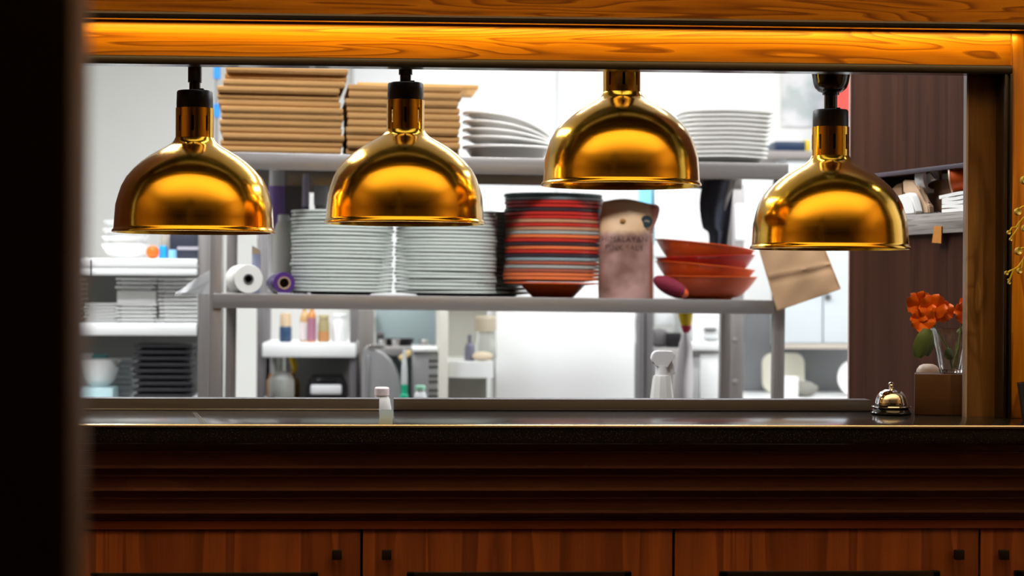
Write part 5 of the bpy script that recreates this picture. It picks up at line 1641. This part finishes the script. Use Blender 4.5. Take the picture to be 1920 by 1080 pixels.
def flower(lab, heads, stem_pts, leafs):
    base = Vector(stem_pts[0])
    t = thing('orange_flower', lab, 'flower', base)
    bm = NB(); add_tube(bm, [Vector(p) - base for p in stem_pts], 0.0016, 8); obj('stem', bm, STEM, t)
    for (px, py, yy, r) in heads:
        c = U(px, py, yy) - base
        bm = NB()
        k0 = random.random() * 6
        for k in range(5):
            a = k0 + 2 * PI * k / 5 + random.uniform(-.2, .2)
            petal(bm, c, (math.cos(a), -0.35 + random.uniform(-.25, .25), math.sin(a)), (0, -1, 0.2), r * random.uniform(.9, 1.15), r * 1.05, random.uniform(0.0, 0.35))
        obj('petals', bm, PETAL, t, smooth=60)
    for (p, d, up, ln, wd) in leafs:
        bm = NB(); petal(bm, U(*p) - base, d, up, ln, wd, -0.25); obj('leaf', bm, LEAF, t, smooth=60)
yv = 0.125
flower('orange flower cluster leaning out of the vase towards the bell', [(1724, 574, yv, 0.030), (1748, 578, yv - .006, 0.030), (1768, 584, yv + .004, 0.024), (1728, 600, yv - .004, 0.026)],
       [U(1785, 690, yv), U(1776, 650, yv), U(1758, 622, yv), U(1747, 600, yv), U(1741, 580, yv)],
       [((1744, 618, yv - .03), (-0.28, -0.1, -1), (0.3, -1, 0), 0.056, 0.040), ((1742, 620, yv - 0.02), (-0.02, 0.1, -1), (-0.2, -1, 0), 0.050, 0.022), ((1775, 655, yv - .01), (0.5, 0, -0.6), (0, -1, 0.3), 0.022, 0.02)])
flower('orange flower partly hidden by the pale edge of the walnut jamb', [(1806, 586, yv, 0.022), (1816, 578, yv + .01, 0.022)], [U(1790, 688, yv), U(1797, 640, yv), U(1806, 590, yv)], [((1796, 625, yv), (0.8, 0, 0.5), (0, -1, 0.2), 0.026, 0.014)])
# beige ball behind the box
bm = NB(); bmesh.ops.create_uvsphere(bm, u_segments=28, v_segments=16, radius=1)
rb = 0.040
bmesh.ops.transform(bm, matrix=Matrix.Diagonal((rb * .6, rb * .6, 1, 1)), verts=bm.verts[:])
bm.free()
yb = 0.205
zt2 = ZP(682, yb, 1740)
bm = NB(); R = 23 * 3.82 / F
add_lathe(bm, [(0, 0.0004), (R * .8, 0.0004), (R * .95, 0.008), (R, zt2 - CTZ - R * 0.9), (R * .92, zt2 - CTZ - R * .45), (R * .7, zt2 - CTZ - R * .16), (R * .4, zt2 - CTZ - R * .03), (0, zt2 - CTZ)], 32)
tag(obj('beige_pot', bm, plain('beige_glaze', 0.55, 0.42, 0.33, 0.45), loc=(U(1740, 700, yb).x, yb, CTZ)), 'beige rounded pot half hidden behind the brown wooden box', 'pot')
# service bell
yb = 0.10
SB = 3.72 / F
pb = Vector((U(1671, 770, yb).x, yb, CTZ + 0.0003))
t = thing('service_bell', 'chrome service bell with black base on the counter', 'bell', pb)
bm = NB(); add_lathe(bm, [(0, 0), (36 * SB, 0), (38.5 * SB, 1.5 * SB), (38.5 * SB, 4 * SB), (36 * SB, 6 * SB), (34 * SB, 11 * SB), (30 * SB, 14 * SB), (0, 14 * SB)], 56); obj('base', bm, BLACKG, t)
bm = NB(); add_lathe(bm, [(30 * SB, 13 * SB), (36.5 * SB, 13.5 * SB), (37.2 * SB, 15 * SB), (36 * SB, 16.5 * SB), (28 * SB, 17 * SB)], 56); obj('base_ring', bm, CHROME, t)
bm = NB(); add_lathe(bm, [(30.5 * SB, 18 * SB), (31 * SB, 20 * SB), (29.5 * SB, 24 * SB), (29 * SB, 28 * SB), (26 * SB, 36 * SB), (21 * SB, 42.5 * SB), (14 * SB, 46.5 * SB), (6 * SB, 48.5 * SB), (0, 49 * SB), (0, 47 * SB), (14 * SB, 44.5 * SB), (25 * SB, 35 * SB), (28 * SB, 24 * SB), (29 * SB, 18 * SB), (30.5 * SB, 18 * SB)], 56); obj('dome', bm, CHROME, t, smooth=50)
bm = NB(); add_lathe(bm, [(0, 12 * SB), (3 * SB, 12 * SB), (3 * SB, 48 * SB), (5 * SB, 50 * SB), (4 * SB, 53 * SB), (4 * SB, 55 * SB), (5.5 * SB, 57 * SB), (5.5 * SB, 59.5 * SB), (3.5 * SB, 61 * SB), (0, 61.5 * SB)], 24); obj('plunger', bm, CHROME, t)

# ------------------------------------------------------------------ golden flower spray at the right
yo = -0.10
t = thing('budding_spray', 'yellow-green budding branch reaching in beside the honey upright', 'plant', (U(1960, 797, yo).x, yo, CTZ))
B0 = Vector(t.location)
SPRAY = mat('yellow_green', (0.62, 0.50, 0.04), 0.3, coat=0.3, var=0.15)
BUD = mat('bud_yellow', (0.55, 0.48, 0.12), 0.25, coat=0.4, var=0.25, vscale=60)
def g3(px, py, d=0.0): return U(px, py, yo + d) - B0
bm = NB()
add_tube(bm, [(0, 0, 0.03), g3(1962, 640), g3(1950, 480), g3(1944, 320)], 0.0032, 10)
obj('stalk', bm, SPRAY, t)
for pts in ([(1950, 468), (1928, 404), (1919, 408), (1911, 417), (1905, 426), (1897, 427), (1893, 434)], [(1911, 417), (1909, 427), (1903, 436), (1897, 443), (1894, 448)],
            [(1952, 520), (1925, 470), (1917, 489), (1909, 500), (1901, 505), (1893, 508), (1889, 512)], [(1901, 505), (1898, 512), (1894, 522), (1892, 528)],
            [(1947, 380), (1928, 385), (1916, 388), (1910, 392)], [(1950, 470), (1930, 464), (1916, 465), (1910, 470)], [(1946, 330), (1930, 336), (1920, 338)], [(1917, 489), (1916, 500), (1913, 506)], [(1930, 440), (1922, 432), (1918, 428)]):
    bm = NB(); add_tube(bm, [g3(x, y) for x, y in pts], [0.0020] + [0.0016] * (len(pts) - 1), 8); obj('twig', bm, SPRAY, t)
for (x, y, r) in ((1908, 397, 7.5), (1920, 338, 8.5), (1909, 471, 8), (1911, 508, 6), (1920, 428, 6.5), (1891, 436, 4.5), (1895, 449, 3.5), (1887, 512, 4.5), (1892, 530, 3.5), (1891, 525, 2.8)):
    bm = NB()
    rr = r * 3.5 / F
    add_lathe(bm, [(0, -rr), (rr * .6, -rr * .8), (rr * .95, -rr * .2), (rr, rr * .2), (rr * .85, rr * .55), (rr * .6, rr * .45), (rr * .3, rr * .2), (0, rr * 0.12)], 24, M=Matrix.Translation(g3(x, y, -0.003)) @ Matrix.Rotation(-0.9 + 2.4, 4, 'X') @ Matrix.Rotation(0.4, 4, 'Y'))
    obj('bud', bm, BUD, t, smooth=60)
bm = NB(); add_lathe(bm, [(0, 0.0005), (0.04, 0.0005), (0.05, 0.07), (0.046, 0.07), (0.04, 0.05), (0, 0.05)], 32); obj('pot', bm, BLACKP, t)
